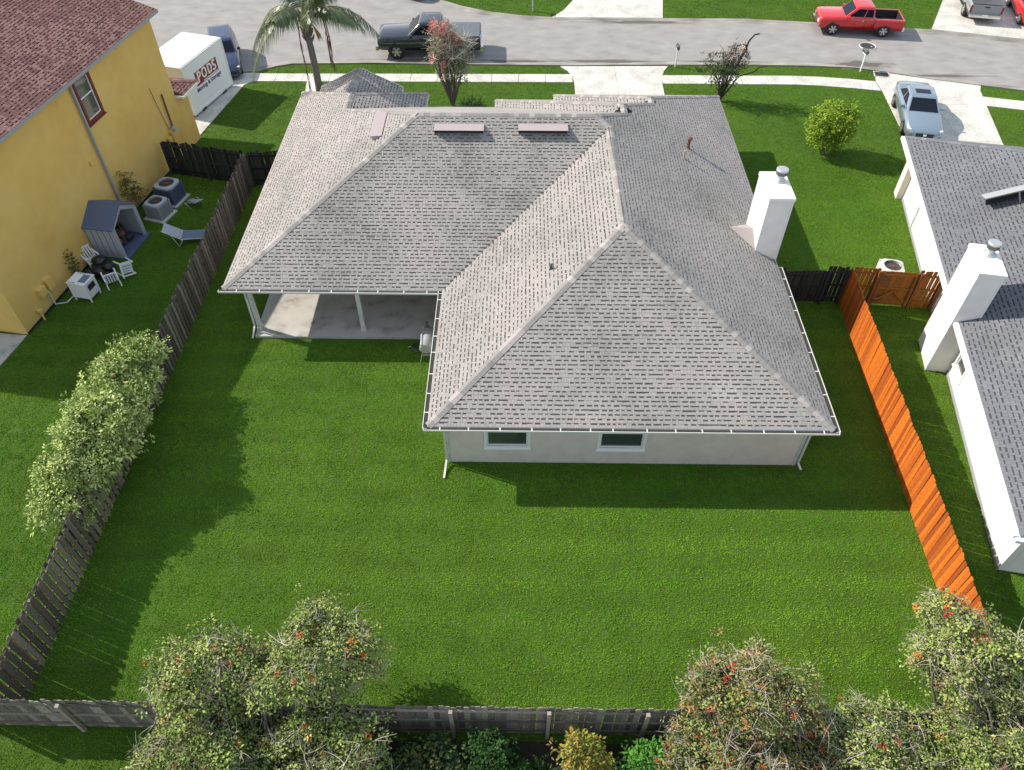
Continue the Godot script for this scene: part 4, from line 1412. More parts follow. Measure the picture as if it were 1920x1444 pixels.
func white_chair(label: String, at: Vector3, B: Basis):
	var root := thing("plastic_chair", label, "chair", at)
	root.basis = B
	var m: Material = M["plastic_white"]
	var s := mb()
	for i in 5: bx(s, Vector3(-0.2 + i * 0.1, 0.4, 0), Vector3(0.07, 0.025, 0.45))
	bx(s, Vector3(0, 0.385, 0.22), Vector3(0.5, 0.05, 0.04))
	fin(s, "seat", m, root)
	s = mb()
	for i in 5: bar(s, Vector3(-0.2 + i * 0.1, 0.42, -0.24), Vector3(-0.2 + i * 0.1, 0.82, -0.34), 0.05, 0.02)
	bx(s, Vector3(0, 0.84, -0.345), Vector3(0.5, 0.07, 0.035))
	fin(s, "backrest", m, root)
	for x in [-0.25, 0.25]:
		s = mb()
		bar(s, Vector3(x, 0.0, 0.24), Vector3(x, 0.62, 0.2), 0.045, 0.045)
		fin(s, "leg", m, root)
		s = mb()
		bar(s, Vector3(x, 0.0, -0.28), Vector3(x, 0.62, -0.25), 0.045, 0.045)
		fin(s, "leg", m, root)
		s = mb()
		bx(s, Vector3(x, 0.63, -0.03), Vector3(0.06, 0.03, 0.55))
		fin(s, "armrest", m, root)

func lounger(label: String, at: Vector3, turn: float, back: float, kind: int):
	var root := thing("folding_lounger", label, "lounge chair", at, turn)
	var s := mb()
	if kind == 0:
		bx(s, Vector3(0.35, 0.36, 0), Vector3(0.95, 0.02, 0.62))
		fin(s, "sling", M["blue_mesh"], root)
		s = mb()
		bar(s, Vector3(-0.12, 0.38, 0), Vector3(-0.75, 0.85, 0), 0.62, 0.02)
		var o := mb()
		var b0 := Vector3(-0.13, 0.38, 0)
		var b1 := Vector3(-0.8, 0.82, 0)
		var w := Vector3(0, 0, 0.3)
		var th := Vector3(0.012, 0.02, 0)
		hexa(o, [b1 + w, b0 + w, b0 - w, b1 - w, b1 + w + th, b0 + w + th, b0 - w + th, b1 - w + th])
		fin(o, "backrest", M["plastic_pale"], root)
	else:
		var b0 := Vector3(-0.5, 0.1, 0)
		var b1 := Vector3(0.4, 0.42, 0)
		var w := Vector3(0, 0, 0.14)
		var th := Vector3(-0.01, 0.02, 0)
		hexa(s, [b0 + w, b1 + w, b1 - w, b0 - w, b0 + w + th, b1 + w + th, b1 - w + th, b0 - w + th])
		fin(s, "sling", M["plastic_pale"], root)
	for z in [-0.31, 0.31]:
		s = mb()
		if kind == 0:
			tube(s, [Vector3(0.82, 0.35, z), Vector3(-0.13, 0.36, z), Vector3(-0.82, 0.84, z)], [0.014], 6)
			tube(s, [Vector3(0.65, 0.35, z), Vector3(0.72, 0.0, z)], [0.014], 6)
			tube(s, [Vector3(-0.05, 0.36, z), Vector3(-0.3, 0.0, z), Vector3(-0.1, 0.36, z)], [0.014], 6)
			tube(s, [Vector3(-0.3, 0.0, z), Vector3(-0.5, 0.62, z)], [0.012], 6)
		else:
			tube(s, [Vector3(-0.5, 0.05, z * 0.6), Vector3(0.42, 0.44, z * 0.6)], [0.014], 6)
			tube(s, [Vector3(0.05, 0.02, z), Vector3(0.35, 0.5, z + 0.25), Vector3(0.3, 0.6, z + 0.3)], [0.014], 6)
		fin(s, "frame", M["plastic_white"], root)

func grill():
	var root := thing("barrel_grill", "grey barrel grill on thin legs tucked under the eave by the patio", "grill", Vector3(-6.72, 0, -5.4), 0.0)
	var s := mb()
	tube(s, [Vector3(0, 0.78, -0.52), Vector3(0, 0.78, -0.5), Vector3(0, 0.78, 0.5), Vector3(0, 0.78, 0.52)], [0.18, 0.23, 0.23, 0.18], 18)
	fin(s, "drum", M["grey_paint"], root)
	s = mb()
	tube(s, [Vector3(-0.13, 0.97, -0.5), Vector3(-0.17, 0.98, 0), Vector3(-0.13, 0.97, 0.5)], [0.045], 8)
	fin(s, "handle", M["galvanised"], root)
	for q in [[-1, -1], [1, -1], [-1, 1], [1, 1]]:
		s = mb()
		tube(s, [Vector3(q[0] * 0.12, 0.62, q[1] * 0.4), Vector3(q[0] * 0.26, 0.0, q[1] * 0.48)], [0.016], 6)
		fin(s, "leg", M["galvanised"], root)
	s = mb()
	tube(s, [Vector3(0.0, 0.98, -0.42), Vector3(0, 1.25, -0.42)], [0.05], 10)
	fin(s, "smoke_pipe", M["dark_metal"], root)
	s = mb()
	tube(s, [Vector3(-0.3, 0.14, -0.45), Vector3(-0.24, 0.14, -0.45)], [0.14], 14)
	fin(s, "wheel", M["tyre"], root)
	s = mb()
	bx(s, Vector3(0, 0.3, 0), Vector3(0.3, 0.02, 0.75))
	fin(s, "shelf", M["dark_metal"], root)
	var hose := thing("garden_hose", "coiled dark hose lying on the grass beside the patio", "hose", Vector3(-7.15, 0.02, -5.75))
	s = mb()
	var pts := []
	for i in 60:
		var a := i * 0.42
		pts.append(Vector3(cos(a) * (0.26 - 0.001 * i), 0.015 + 0.0016 * i + 0.012 * sin(a * 3.0), sin(a) * (0.24 - 0.001 * i)))
	tube(s, pts, [0.014], 6)
	fin(s, "coil", M["dark_metal"], hose)
	s = mb()
	tube(s, [Vector3(-0.26, 0.05, 0.0), Vector3(-0.36, 0.06, 0.06)], [0.022, 0.014], 8)
	fin(s, "nozzle", M["galvanised"], hose)

func mailbox(label: String, at: Vector3, turn: float):
	var root := thing("mailbox", label, "mailbox", at, turn)
	var s := mb()
	bx(s, Vector3(0, 0.5, 0), Vector3(0.07, 1.0, 0.07))
	bx(s, Vector3(0, 0.98, -0.12), Vector3(0.09, 0.06, 0.4))
	fin(s, "post", M["plastic_white"], root)
	s = mb()
	var loops := []
	for z in [0.12, -0.36]:
		var l := []
		for i in 14:
			var a := PI * i / 9.0
			if i <= 9: l.append(Vector3(cos(a) * 0.09, 1.13 + sin(a) * 0.09, z))
			else: l.append(Vector3(-0.09 + (i - 9) * 0.036, 1.01, z))
		loops.append(l)
	loft(s, [loops[1], loops[0]])
	fin(s, "box", M["dark_metal"], root)
	s = mb()
	bx(s, Vector3(0.1, 1.2, -0.1), Vector3(0.012, 0.16, 0.04))
	fin(s, "flag", M["red_frame"], root)

func letters(parent: Node3D, text: String, h: float, xf: Transform3D, m: Material, called := "lettering"):
	var f := SystemFont.new()
	f.font_names = PackedStringArray(["Droid Sans"])
	f.font_weight = 700
	var t := TextMesh.new()
	t.text = text
	t.font = f
	t.font_size = 64
	t.pixel_size = h / 64.0 * 1.35
	t.depth = 0.01
	t.material = m
	return inst(t, called, parent, xf)

func container():
	# storage container on the neighbour's driveway
	var root := thing("storage_container", "white portable storage container with dark red PODS panel on driveway", "container", Vector3(-20.95, 0.035, -24.75), deg_to_rad(-16))
	var w := 2.3
	var l := 3.7
	var s := mb()
	box_mm(s, Vector3(-w / 2, 0.14, -l / 2), Vector3(w / 2, 2.62, l / 2))
	fin(s, "shell", M["pod_white"], root)
	s = mb()
	for q in [[-1, -1], [1, -1], [-1, 1], [1, 1]]:
		bx(s, Vector3(q[0] * w / 2, 1.36, q[1] * l / 2), Vector3(0.06, 2.5, 0.06))
	for q in [-1, 1]:
		bx(s, Vector3(q * w / 2, 0.17, 0), Vector3(0.06, 0.12, l - 0.07))
		bx(s, Vector3(q * w / 2, 2.58, 0), Vector3(0.06, 0.1, l - 0.07))
		bx(s, Vector3(0, 2.58, q * l / 2), Vector3(w - 0.07, 0.1, 0.06))
	fin(s, "frame", M["white_trim"], root)
	s = mb()
	box_mm(s, Vector3(-w / 2 + 0.04, 2.63, -l / 2 + 0.04), Vector3(w / 2 - 0.04, 2.66, l / 2 - 0.04))
	fin(s, "roof", M["pod_white"], root)
	for z in [-1.0, 1.0]:
		s = mb()
		bx(s, Vector3(0, 0.08, z), Vector3(w + 0.06, 0.16, 0.3))
		fin(s, "skid", M["dark"], root)
	# the printed side: red panel, white letters, blue line of text
	s = mb()
	box_mm(s, Vector3(w / 2 + 0.002, 1.28, -1.02), Vector3(w / 2 + 0.008, 1.98, 1.0))
	fin(s, "sign_panel", M["pod_red"], root)
	var tb := Basis(Vector3.UP, PI / 2)
	letters(root, "PODS", 0.52, Transform3D(tb, Vector3(w / 2 + 0.012, 1.68, -0.01)), M["pod_white"])
	s = mb()
	box_mm(s, Vector3(w / 2 + 0.009, 1.31, -0.95), Vector3(w / 2 + 0.013, 1.36, 0.4))
	fin(s, "stripe", M["pod_white"], root)
	letters(root, "Moving & Storage", 0.2, Transform3D(tb, Vector3(w / 2 + 0.008, 1.1, 0.0)), M["pod_blue"])
# ---------------------------------------------------------------- vehicles (front towards local -x)
func section(x: float, yb: float, ys: float, yt: float, wb: float, ws: float, wt: float) -> Array:
	# one cross-section of a car body, anticlockwise seen from +x: sill, flank, shoulder, top
	var h := [[wb * 0.9, yb], [wb, yb + 0.05], [ws, lerpf(yb, ys, 0.45)], [ws * 0.995, lerpf(yb, ys, 0.8)], [ws * 0.97, ys], [lerpf(ws, wt, 0.6), lerpf(ys, yt, 0.75)], [wt, yt]]
	var l := []
	for q in h: l.append(Vector3(x, q[1], -q[0]))
	l.append(Vector3(x, yt + 0.012, 0))
	for i in range(h.size() - 1, -1, -1): l.append(Vector3(x, h[i][1], h[i][0]))
	l.reverse()
	return l

func rr(y: float, x0: float, x1: float, w: float, r: float) -> Array:
	# rounded rectangle at height y, anticlockwise from above
	var l := []
	for c in [[x1 - r, -w + r, 0.0], [x0 + r, -w + r, 1.0], [x0 + r, w - r, 2.0], [x1 - r, w - r, 3.0]]:
		for k in 4:
			var a: float = PI / 2 * c[2] + PI / 2 * k / 3.0
			l.append(Vector3(c[0] + cos(a) * r, y, c[1] - sin(a) * r))
	return l

func cabin(root: Node3D, m: Material, yb: float, yt: float, b: Array, t: Array, wb: float, wt: float, doors: Array):
	# glasshouse: b = [front x, rear x] at the belt, t = at the roof
	var s := mb()
	var loops := []
	for k in [[0.0, 0.0, 0.05], [0.5, 0.5, 0.06], [0.88, 0.9, 0.09], [0.97, 0.985, 0.14]]:
		loops.append(rr(lerpf(yb, yt, k[0]), lerpf(b[0], t[0], k[1]), lerpf(b[1], t[1], k[1]), lerpf(wb, wt, k[1]), k[2]))
	loops.append(rr(yt, t[0] + 0.12, t[1] - 0.12, wt - 0.12, 0.14))
	loops.append(rr(yt + 0.02, t[0] + 0.35, t[1] - 0.35, wt - 0.34, 0.14))
	loft(s, loops)
	fin(s, "cabin", m, root)
	var P := func(u, v, side):
		# u along (0 front .. 1 rear), v up
		return Vector3(lerpf(lerpf(b[0], t[0], v), lerpf(b[1], t[1], v), u), lerpf(yb, yt, v), side * (lerpf(wb, wt, v) + 0.006))
	for side in [-1, 1]:
		for d in doors:
			s = mb()
			var q := [P.call(d[0], 0.1, side), P.call(d[1], 0.1, side), P.call(d[1] + d[2], 0.8, side), P.call(d[0] + d[3], 0.8, side)]
			if side < 0: q.reverse()
			qd(s, q[0], q[1], q[2], q[3])
			var o := Vector3(0, 0, -0.01 * side)
			qd(s, q[3] + o, q[2] + o, q[1] + o, q[0] + o)
			fin(s, "side_window", M["car_glass"], root)
	for e in [[0, -1], [1, 1]]:
		s = mb()
		var n := Vector3(e[1] * 0.008, 0.005, 0)
		var q := []
		for c in [[0.08, -1], [0.08, 1], [0.84, 1], [0.84, -1]]:
			var v: float = c[0]
			q.append(Vector3(lerpf(b[e[0]], t[e[0]], v), lerpf(yb, yt, v), c[1] * (lerpf(wb, wt, v) - 0.09)) + n)
		if e[0] == 1: q.reverse()
		qd(s, q[0], q[1], q[2], q[3])
		qd(s, q[3] - n, q[2] - n, q[1] - n, q[0] - n)
		fin(s, "windscreen" if e[0] == 0 else "rear_window", M["car_glass"], root)

func wheels(root: Node3D, xs: Array, w: float, r: float):
	for x in xs:
		for side in [-1, 1]:
			var wh := Node3D.new()
			wh.name = "wheel"
			root.add_child(wh, true)
			wh.position = Vector3(x, r, side * (w - 0.1))
			var s := mb()
			tube(s, [Vector3(0, 0, -0.115), Vector3(0, 0, -0.09), Vector3(0, 0, 0.09), Vector3(0, 0, 0.115)], [r * 0.92, r, r, r * 0.92], 24)
			fin(s, "tyre", M["tyre"], wh)
			s = mb()
			tube(s, [Vector3(0, 0, side * 0.1), Vector3(0, 0, side * 0.124)], [r * 0.64, r * 0.6], 20)
			fin(s, "rim", M["dark_metal"], wh)
			s = mb()
			for k in 6:
				var a := TAU * k / 6
				bx(s, Vector3(cos(a) * r * 0.32, sin(a) * r * 0.32, side * 0.127), Vector3(r * 0.62, 0.06, 0.012), Basis(Vector3.BACK, a))
			tube(s, [Vector3(0, 0, side * 0.12), Vector3(0, 0, side * 0.14)], [r * 0.16], 10)
			fin(s, "spoke", M["alloy"], wh)
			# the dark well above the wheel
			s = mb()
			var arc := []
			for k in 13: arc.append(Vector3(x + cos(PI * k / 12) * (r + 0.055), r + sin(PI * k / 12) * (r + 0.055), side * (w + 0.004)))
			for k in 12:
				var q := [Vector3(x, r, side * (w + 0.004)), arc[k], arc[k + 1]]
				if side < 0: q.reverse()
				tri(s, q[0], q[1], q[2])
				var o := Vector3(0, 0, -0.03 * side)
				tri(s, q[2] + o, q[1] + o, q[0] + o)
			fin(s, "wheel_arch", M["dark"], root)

func panel(root: Node3D, called: String, c: Vector3, z: Vector3, m: Material, B := Basis()):
	var s := mb()
	bx(s, c, z, B)
	return fin(s, called, m, root)

func mirrors(root: Node3D, x: float, y: float, w: float, m: Material):
	for side in [-1, 1]:
		panel(root, "mirror", Vector3(x, y, side * (w + 0.1)), Vector3(0.1, 0.14, 0.2), m)

func sedan(label: String, at: Vector3, turn: float, paint: String, suv := false) -> Node3D:
	var root := thing("parked_suv" if suv else "parked_car", label, "car", at, turn)
	var k := 1.17 if suv else 1.0
	var m: Material = M[paint]
	var s := mb()
	var secs := []
	for q in [[-2.4, 0.3, 0.5, 0.56, 0.55, 0.62, 0.5], [-2.3, 0.22, 0.58, 0.68, 0.72, 0.8, 0.62], [-2.05, 0.2, 0.68, 0.78, 0.8, 0.88, 0.72], [-1.4, 0.2, 0.76, 0.9, 0.84, 0.91, 0.74], [-0.85, 0.2, 0.82, 0.97, 0.84, 0.915, 0.76], [0.0, 0.2, 0.86, 0.97, 0.84, 0.92, 0.76], [1.1, 0.22, 0.9, 0.99, 0.84, 0.92, 0.76], [1.8, 0.24, 0.92, 1.03, 0.82, 0.9, 0.74], [2.25, 0.3, 0.88, 1.02, 0.76, 0.85, 0.7], [2.42, 0.4, 0.8, 0.92, 0.62, 0.74, 0.6]]:
		secs.append(section(q[0], q[1], q[2] * k, q[3] * k, q[4], q[5], q[6]))
	loft(s, secs, true, true, 3)
	fin(s, "body", m, root)
	if suv: cabin(root, m, 1.1, 1.7, [-0.95, 2.25], [-0.25, 1.95], 0.8, 0.68, [[0.1, 0.42, 0.0, 0.09], [0.45, 0.72, 0, 0.0], [0.75, 0.92, -0.03, 0.0]])
	else: cabin(root, m, 0.94, 1.44, [-1.0, 1.85], [-0.1, 0.95], 0.8, 0.62, [[0.14, 0.5, 0.0, 0.12], [0.53, 0.86, -0.1, 0.0]])
	wheels(root, [-1.42, 1.4], 0.9, 0.33 * (1.1 if suv else 1.0))
	# lamps, grille, badge, bumper intake
	for side in [-1, 1]:
		panel(root, "headlamp", Vector3(-2.12, 0.665 * k, side * 0.7), Vector3(0.34, 0.07, 0.16), M["lamp_lens"], Basis(Vector3.UP, side * 0.35))
		panel(root, "tail_lamp", Vector3(2.36, 0.82 * k, side * 0.62), Vector3(0.16, 0.12, 0.3), M["tail_lens"], Basis(Vector3.UP, -side * 0.4))
	panel(root, "grille", Vector3(-2.39, 0.47 * k, 0), Vector3(0.07, 0.2, 0.84), M["dark"])
	panel(root, "badge", Vector3(-2.43, 0.5 * k, 0), Vector3(0.02, 0.1, 0.16), M["chrome"])
	panel(root, "intake", Vector3(-2.34, 0.3, 0), Vector3(0.1, 0.07, 1.1), M["dark"])
	if not suv:
		panel(root, "sunroof", Vector3(0.3, 1.462, 0), Vector3(0.4, 0.012, 0.72), M["car_glass"])
	mirrors(root, -0.55, 1.0 * k, 0.86, m)
	return root

func pickup(label: String, at: Vector3, turn: float, paint: String, scale: float, cover: Material, cab_long: bool) -> Node3D:
	var root := thing("pickup_truck", label, "pickup truck", at, turn)
	root.scale = Vector3.ONE * scale
	var m: Material = M[paint]
	# lower body from nose to the back of the cab
	var s := mb()
	var secs := []
	var ce := 0.75 if cab_long else 0.45
	for q in [[-2.55, 0.48, 0.86, 0.95, 0.72, 0.8, 0.7], [-2.5, 0.42, 0.94, 1.03, 0.8, 0.87, 0.74], [-2.3, 0.4, 0.98, 1.07, 0.85, 0.91, 0.77], [-1.2, 0.4, 1.01, 1.11, 0.86, 0.92, 0.78], [-0.95, 0.4, 1.02, 1.12, 0.86, 0.92, 0.76], [ce, 0.4, 1.02, 1.12, 0.86, 0.92, 0.76]]:
		secs.append(section(q[0], q[1], q[2], q[3], q[4], q[5], q[6]))
	loft(s, secs, true, true, 3)
	fin(s, "body", m, root)
	cabin(root, m, 1.08, 1.68, [-1.05, ce], [-0.4, ce - 0.12], 0.8, 0.66, [[0.08, 0.6, 0.0, 0.12], [0.64, 0.93, 0.0, 0.0]])
	# open bed: floor, two sides, headboard, tailgate
	var b0 := ce + 0.03
	var b1 := 2.55
	panel(root, "bed_floor", Vector3((b0 + b1) / 2, 0.55, 0), Vector3(b1 - b0, 0.1, 1.6), M["dark"])
	for side in [-1, 1]:
		s = mb()
		var loops := []
		for x in [b0, b0 + 0.1, b1 - 0.1, b1]:
			var l := []
			for q in [[0.78, 0.42], [0.86, 0.42], [0.92, 0.7], [0.91, 0.98], [0.86, 1.07], [0.78, 1.07]]:
				l.append(Vector3(x, q[1], side * q[0]))
			if side > 0: l.reverse()
			loops.append(l)
		loft(s, loops)
		fin(s, "bed_side", m, root)
	for side in [-1, 1]:
		panel(root, "bed_liner", Vector3((b0 + b1) / 2, 0.83, side * 0.765), Vector3(b1 - b0 - 0.1, 0.44, 0.02), M["dark"])
	panel(root, "bed_liner", Vector3(b0 + 0.065, 0.83, 0), Vector3(0.015, 0.44, 1.5), M["dark"])
	panel(root, "bed_liner", Vector3(b1 - 0.065, 0.83, 0), Vector3(0.015, 0.42, 1.5), M["dark"])
	panel(root, "headboard", Vector3(b0 + 0.03, 0.8, 0), Vector3(0.05, 0.5, 1.55), m)
	var tg := Node3D.new()
	tg.name = "tailgate"
	root.add_child(tg)
	tg.position = Vector3(b1 - 0.02, 0.8, 0)
	panel(tg, "panel", Vector3.ZERO, Vector3(0.07, 0.5, 1.55), m)
	panel(tg, "handle", Vector3(0.04, 0.14, 0), Vector3(0.02, 0.07, 0.24), M["dark"])
	if cover: panel(root, "bed_cover", Vector3((b0 + b1) / 2, 1.085, 0), Vector3(b1 - b0 - 0.06, 0.025, 1.66), cover)
	wheels(root, [-1.62, 1.45], 0.91, 0.38)
	panel(root, "front_bumper", Vector3(-2.58, 0.52, 0), Vector3(0.14, 0.2, 1.68), M["chrome"])
	panel(root, "rear_bumper", Vector3(2.62, 0.48, 0), Vector3(0.16, 0.18, 1.7), M["chrome"])
	panel(root, "number_plate", Vector3(2.708, 0.5, 0), Vector3(0.01, 0.12, 0.3), M["plastic_white"])
	panel(root, "grille", Vector3(-2.545, 0.78, 0), Vector3(0.06, 0.18, 1.0), M["dark_metal"])
	for side in [-1, 1]:
		panel(root, "headlamp", Vector3(-2.49, 0.8, side * 0.66), Vector3(0.14, 0.16, 0.3), M["lamp_lens"], Basis(Vector3.UP, side * 0.3))
		panel(root, "tail_lamp", Vector3(2.545, 0.8, side * 0.86), Vector3(0.06, 0.34, 0.1), M["tail_lens"])
		panel(root, "rocker", Vector3(-0.15, 0.42, side * 0.86), Vector3(2.0, 0.06, 0.12), M["dark"])
		for x in [-0.98, ce - 0.55]:
			panel(root, "door_seam", Vector3(x, 0.75, side * 0.921), Vector3(0.012, 0.55, 0.006), M["dark"])
		panel(root, "door_handle", Vector3(ce - 0.7, 0.95, side * 0.922), Vector3(0.14, 0.03, 0.02), M["chrome"])
	mirrors(root, -0.85, 1.15, 0.88, M["dark"] if paint != "car_red" else m)
	return root

func build_cars():
	pickup("bright red extended-cab pickup truck parked across the street", Vector3(17.2, 0.008, -33.95), -deg_to_rad(6.0) + deg_to_rad(0), "car_red", 0.97, null, true)
	pickup("dark blue-black pickup truck with covered bed at the kerb behind flowering tree", Vector3(-8.75, 0.008, -30.7), deg_to_rad(1.5), "car_black", 1.16, M["car_cover"], true)
	pickup("silver-grey pickup truck seen from its tailgate on the far driveway", Vector3(25.85, 0.036, -37.6), deg_to_rad(-101), "car_grey", 1.06, M["dark_metal"], true)
	sedan("silver sedan with sunroof parked nose towards the slate-roofed house", Vector3(17.05, 0.036, -22.85), deg_to_rad(79.8), "car_silver")
	sedan("dark blue car parked in the street behind the white container", Vector3(-20.35, 0.008, -28.75), deg_to_rad(108), "car_blue", true).scale = Vector3.ONE * 0.92
	sedan("red car beside silver-grey pickup truck at the far driveway", Vector3(28.75, 0.036, -36.2), deg_to_rad(-101), "car_red")
	sedan("black car on the street corner by the far kerb", Vector3(-9.6, 0.008, -40.3), deg_to_rad(60), "car_black")
# ---------------------------------------------------------------- plants
func leaf_cluster(n: int, len: float, wid: float, spread: float, sd: int, droop := 0.0) -> ArrayMesh:
	var r := RandomNumberGenerator.new()
	r.seed = sd
	var s := mb()
	for i in n:
		var d := Vector3(r.randf_range(-1, 1), r.randf_range(-0.5, 1), r.randf_range(-1, 1)).normalized()
		var o := d * spread * r.randf_range(0.3, 1.0)
		var t := (d + Vector3(r.randf_range(-0.7, 0.7), r.randf_range(-0.3, 0.5) - droop, r.randf_range(-0.7, 0.7))).normalized()
		var side := t.cross(Vector3(r.randf_range(-0.4, 0.4), 1, r.randf_range(-0.4, 0.4))).normalized() * wid * 0.5
		var l := len * r.randf_range(0.7, 1.25)
		var up := side.cross(t).normalized() * wid * 0.18
		var m := o + t * l * 0.5
		var e := o + t * l - Vector3.UP * l * 0.12
		tri(s, o, m + side + up, m)
		tri(s, o, m, m - side + up)
		tri(s, m, m + side + up, e)
		tri(s, m, e, m - side + up)
	return mesh_of(s, null)

func twig_cluster(n: int, len: float, rad: float, sd: int) -> ArrayMesh:
	var r := RandomNumberGenerator.new()
	r.seed = sd
	var s := mb()
	for i in n:
		var d := Vector3(r.randf_range(-1, 1), r.randf_range(-0.2, 1), r.randf_range(-1, 1)).normalized()
		var c := Vector3(r.randf_range(-1, 1), r.randf_range(-0.6, 0.9), r.randf_range(-1, 1)) * 0.5
		var l := len * r.randf_range(0.5, 1.2)
		var pts := []
		for k in 5:
			var f := k / 4.0
			pts.append((d * f + c * f * f) * l)
		tube(s, pts, [rad, rad * 0.85, rad * 0.7, rad * 0.5, rad * 0.25], 4, false)
	return mesh_of(s, null)

func crown_points(blobs: Array, n: int, shell := 0.55) -> Array:
	# points spread through a union of ellipsoids [centre, radii], denser near the surface
	var out := []
	var tot := 0.0
	for b in blobs: tot += b[1].x * b[1].y + b[1].y * b[1].z + b[1].x * b[1].z
	var lump := FastNoiseLite.new()
	lump.seed = n
	lump.frequency = 0.9
	for b in blobs:
		var k := int(n * (b[1].x * b[1].y + b[1].y * b[1].z + b[1].x * b[1].z) / tot)
		for i in k:
			var d := Vector3(rng.randfn(), rng.randfn(), rng.randfn()).normalized()
			var f := pow(rng.randf(), shell * 0.5)
			var p: Vector3 = b[0] + d * b[1] * f
			var ln := lump.get_noise_3dv(p)
			p += d * ln * 0.35 * minf(b[1].x, 0.9)
			if ln < -0.32 and f > 0.7: continue
			if rng.randf() < 0.09: p += d * rng.randf_range(0.08, 0.4)
			out.append([p, d, f])
	return out

func clumps(blobs: Array) -> Array:
	# break each big ellipsoid into many uneven leafy clumps
	var out := []
	for b in blobs:
		out.append([b[0], b[1] * 0.84])
		var n := int(10 + 9 * b[1].x * b[1].z)
		for i in n:
			var d := Vector3(rng.randfn(), rng.randfn() * 0.9 + 0.25, rng.randfn()).normalized()
			var r: float = rng.randf_range(0.22, 0.42) * clampf(b[1].x, 0.6, 1.2)
			out.append([b[0] + d * b[1] * rng.randf_range(0.72, 0.95), Vector3(r, r * rng.randf_range(0.6, 0.9), r)])
	return out

func foliage(root: Node3D, called: String, mesh: Mesh, pts: Array, cols: Array, m: Material, smin := 0.7, smax := 1.3, up := 0.5):
	var xs := []
	var cs := []
	for q in pts:
		var y: Vector3 = (q[1] * (1.0 - up) + Vector3.UP * up + Vector3(rng.randf_range(-0.3, 0.3), 0, rng.randf_range(-0.3, 0.3))).normalized()
		var x := y.cross(Vector3(rng.randf_range(-1, 1), 0.1, rng.randf_range(-1, 1))).normalized()
		var sc := rng.randf_range(smin, smax)
		xs.append(Transform3D(Basis(x, y, x.cross(y)).scaled(Vector3.ONE * sc), q[0]))
		var c: Color = cols[rng.randi() % cols.size()]
		var v := rng.randf_range(0.75, 1.25)
		cs.append(Color(c.r * v, c.g * v, c.b * v))
	scatter(mesh, called, root, xs, cs, m)

func limbs(root: Node3D, called: String, base: Vector3, tips: Array, r0: float, m: Material, fork := 0.35):
	var s := mb()
	for t in tips:
		var a: Vector3 = base + Vector3(rng.randf_range(-1, 1), 0, rng.randf_range(-1, 1)) * r0 * 0.8
		var pts := []
		var j := Vector3(rng.randf_range(-1, 1), rng.randf_range(-0.3, 0.3), rng.randf_range(-1, 1)) * 0.14 * a.distance_to(t)
		for k in 6:
			var f := k / 5.0
			pts.append(a.lerp(t, f) + j * sin(f * PI) + Vector3.UP * 0.12 * sin(f * PI) * a.distance_to(t))
		tube(s, pts, [r0, r0 * 0.8, r0 * 0.62, r0 * 0.48, r0 * 0.34, r0 * 0.12], 6)
	fin(s, called, m, root)

func bottlebrush(label: String, at: Vector3, blobs: Array, n: int, tone: Array, twigs: int, flowers: int):
	# bushy tree with round leaves, pale bare twigs and orange-red flowers
	var root := thing("flowering_tree", label, "tree", at)
	var tips := []
	for b in blobs:
		for k in 6:
			var d := Vector3(rng.randfn(), rng.randf_range(0.1, 1.0), rng.randfn()).normalized()
			tips.append(b[0] + d * b[1] * 0.85)
	limbs(root, "trunk", Vector3.ZERO, tips, 0.07, M["bark"])
	var lumps := clumps(blobs)
	var pts := crown_points(lumps, n)
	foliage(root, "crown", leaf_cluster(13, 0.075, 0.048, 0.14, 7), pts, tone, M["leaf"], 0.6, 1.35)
	var tp := crown_points(lumps, int(twigs * 2.6), 0.25)
	foliage(root, "twigs", twig_cluster(4, 0.42, 0.0065, 12), tp, [Color(0.42, 0.38, 0.32), Color(0.3, 0.27, 0.22), Color(0.5, 0.46, 0.4), Color(0.2, 0.17, 0.13)], M["twig"], 0.5, 1.5, 0.3)
	var fp := crown_points(lumps, flowers * 2, 0.15)
	foliage(root, "blossom", leaf_cluster(14, 0.085, 0.04, 0.07, 31), fp, [Color(0.42, 0.07, 0.025), Color(0.5, 0.12, 0.03), Color(0.38, 0.04, 0.03), Color(0.35, 0.16, 0.07)], M["petal"], 0.7, 1.2)

func shrub(called: String, label: String, category: String, at: Vector3, blobs: Array, n: int, leaf: Mesh, tone: Array, trunk := 0.05):
	var root := thing(called, label, category, at)
	var tips := []
	for b in blobs:
		for k in 5: tips.append(b[0] + Vector3(rng.randfn(), rng.randf_range(0, 1), rng.randfn()).normalized() * b[1] * 0.8)
	limbs(root, "stems", Vector3.ZERO, tips, trunk, M["bark"])
	foliage(root, "leaves", leaf, crown_points(clumps(blobs) if trunk == 0.05 else blobs, n), tone, M["leaf"])
	return root

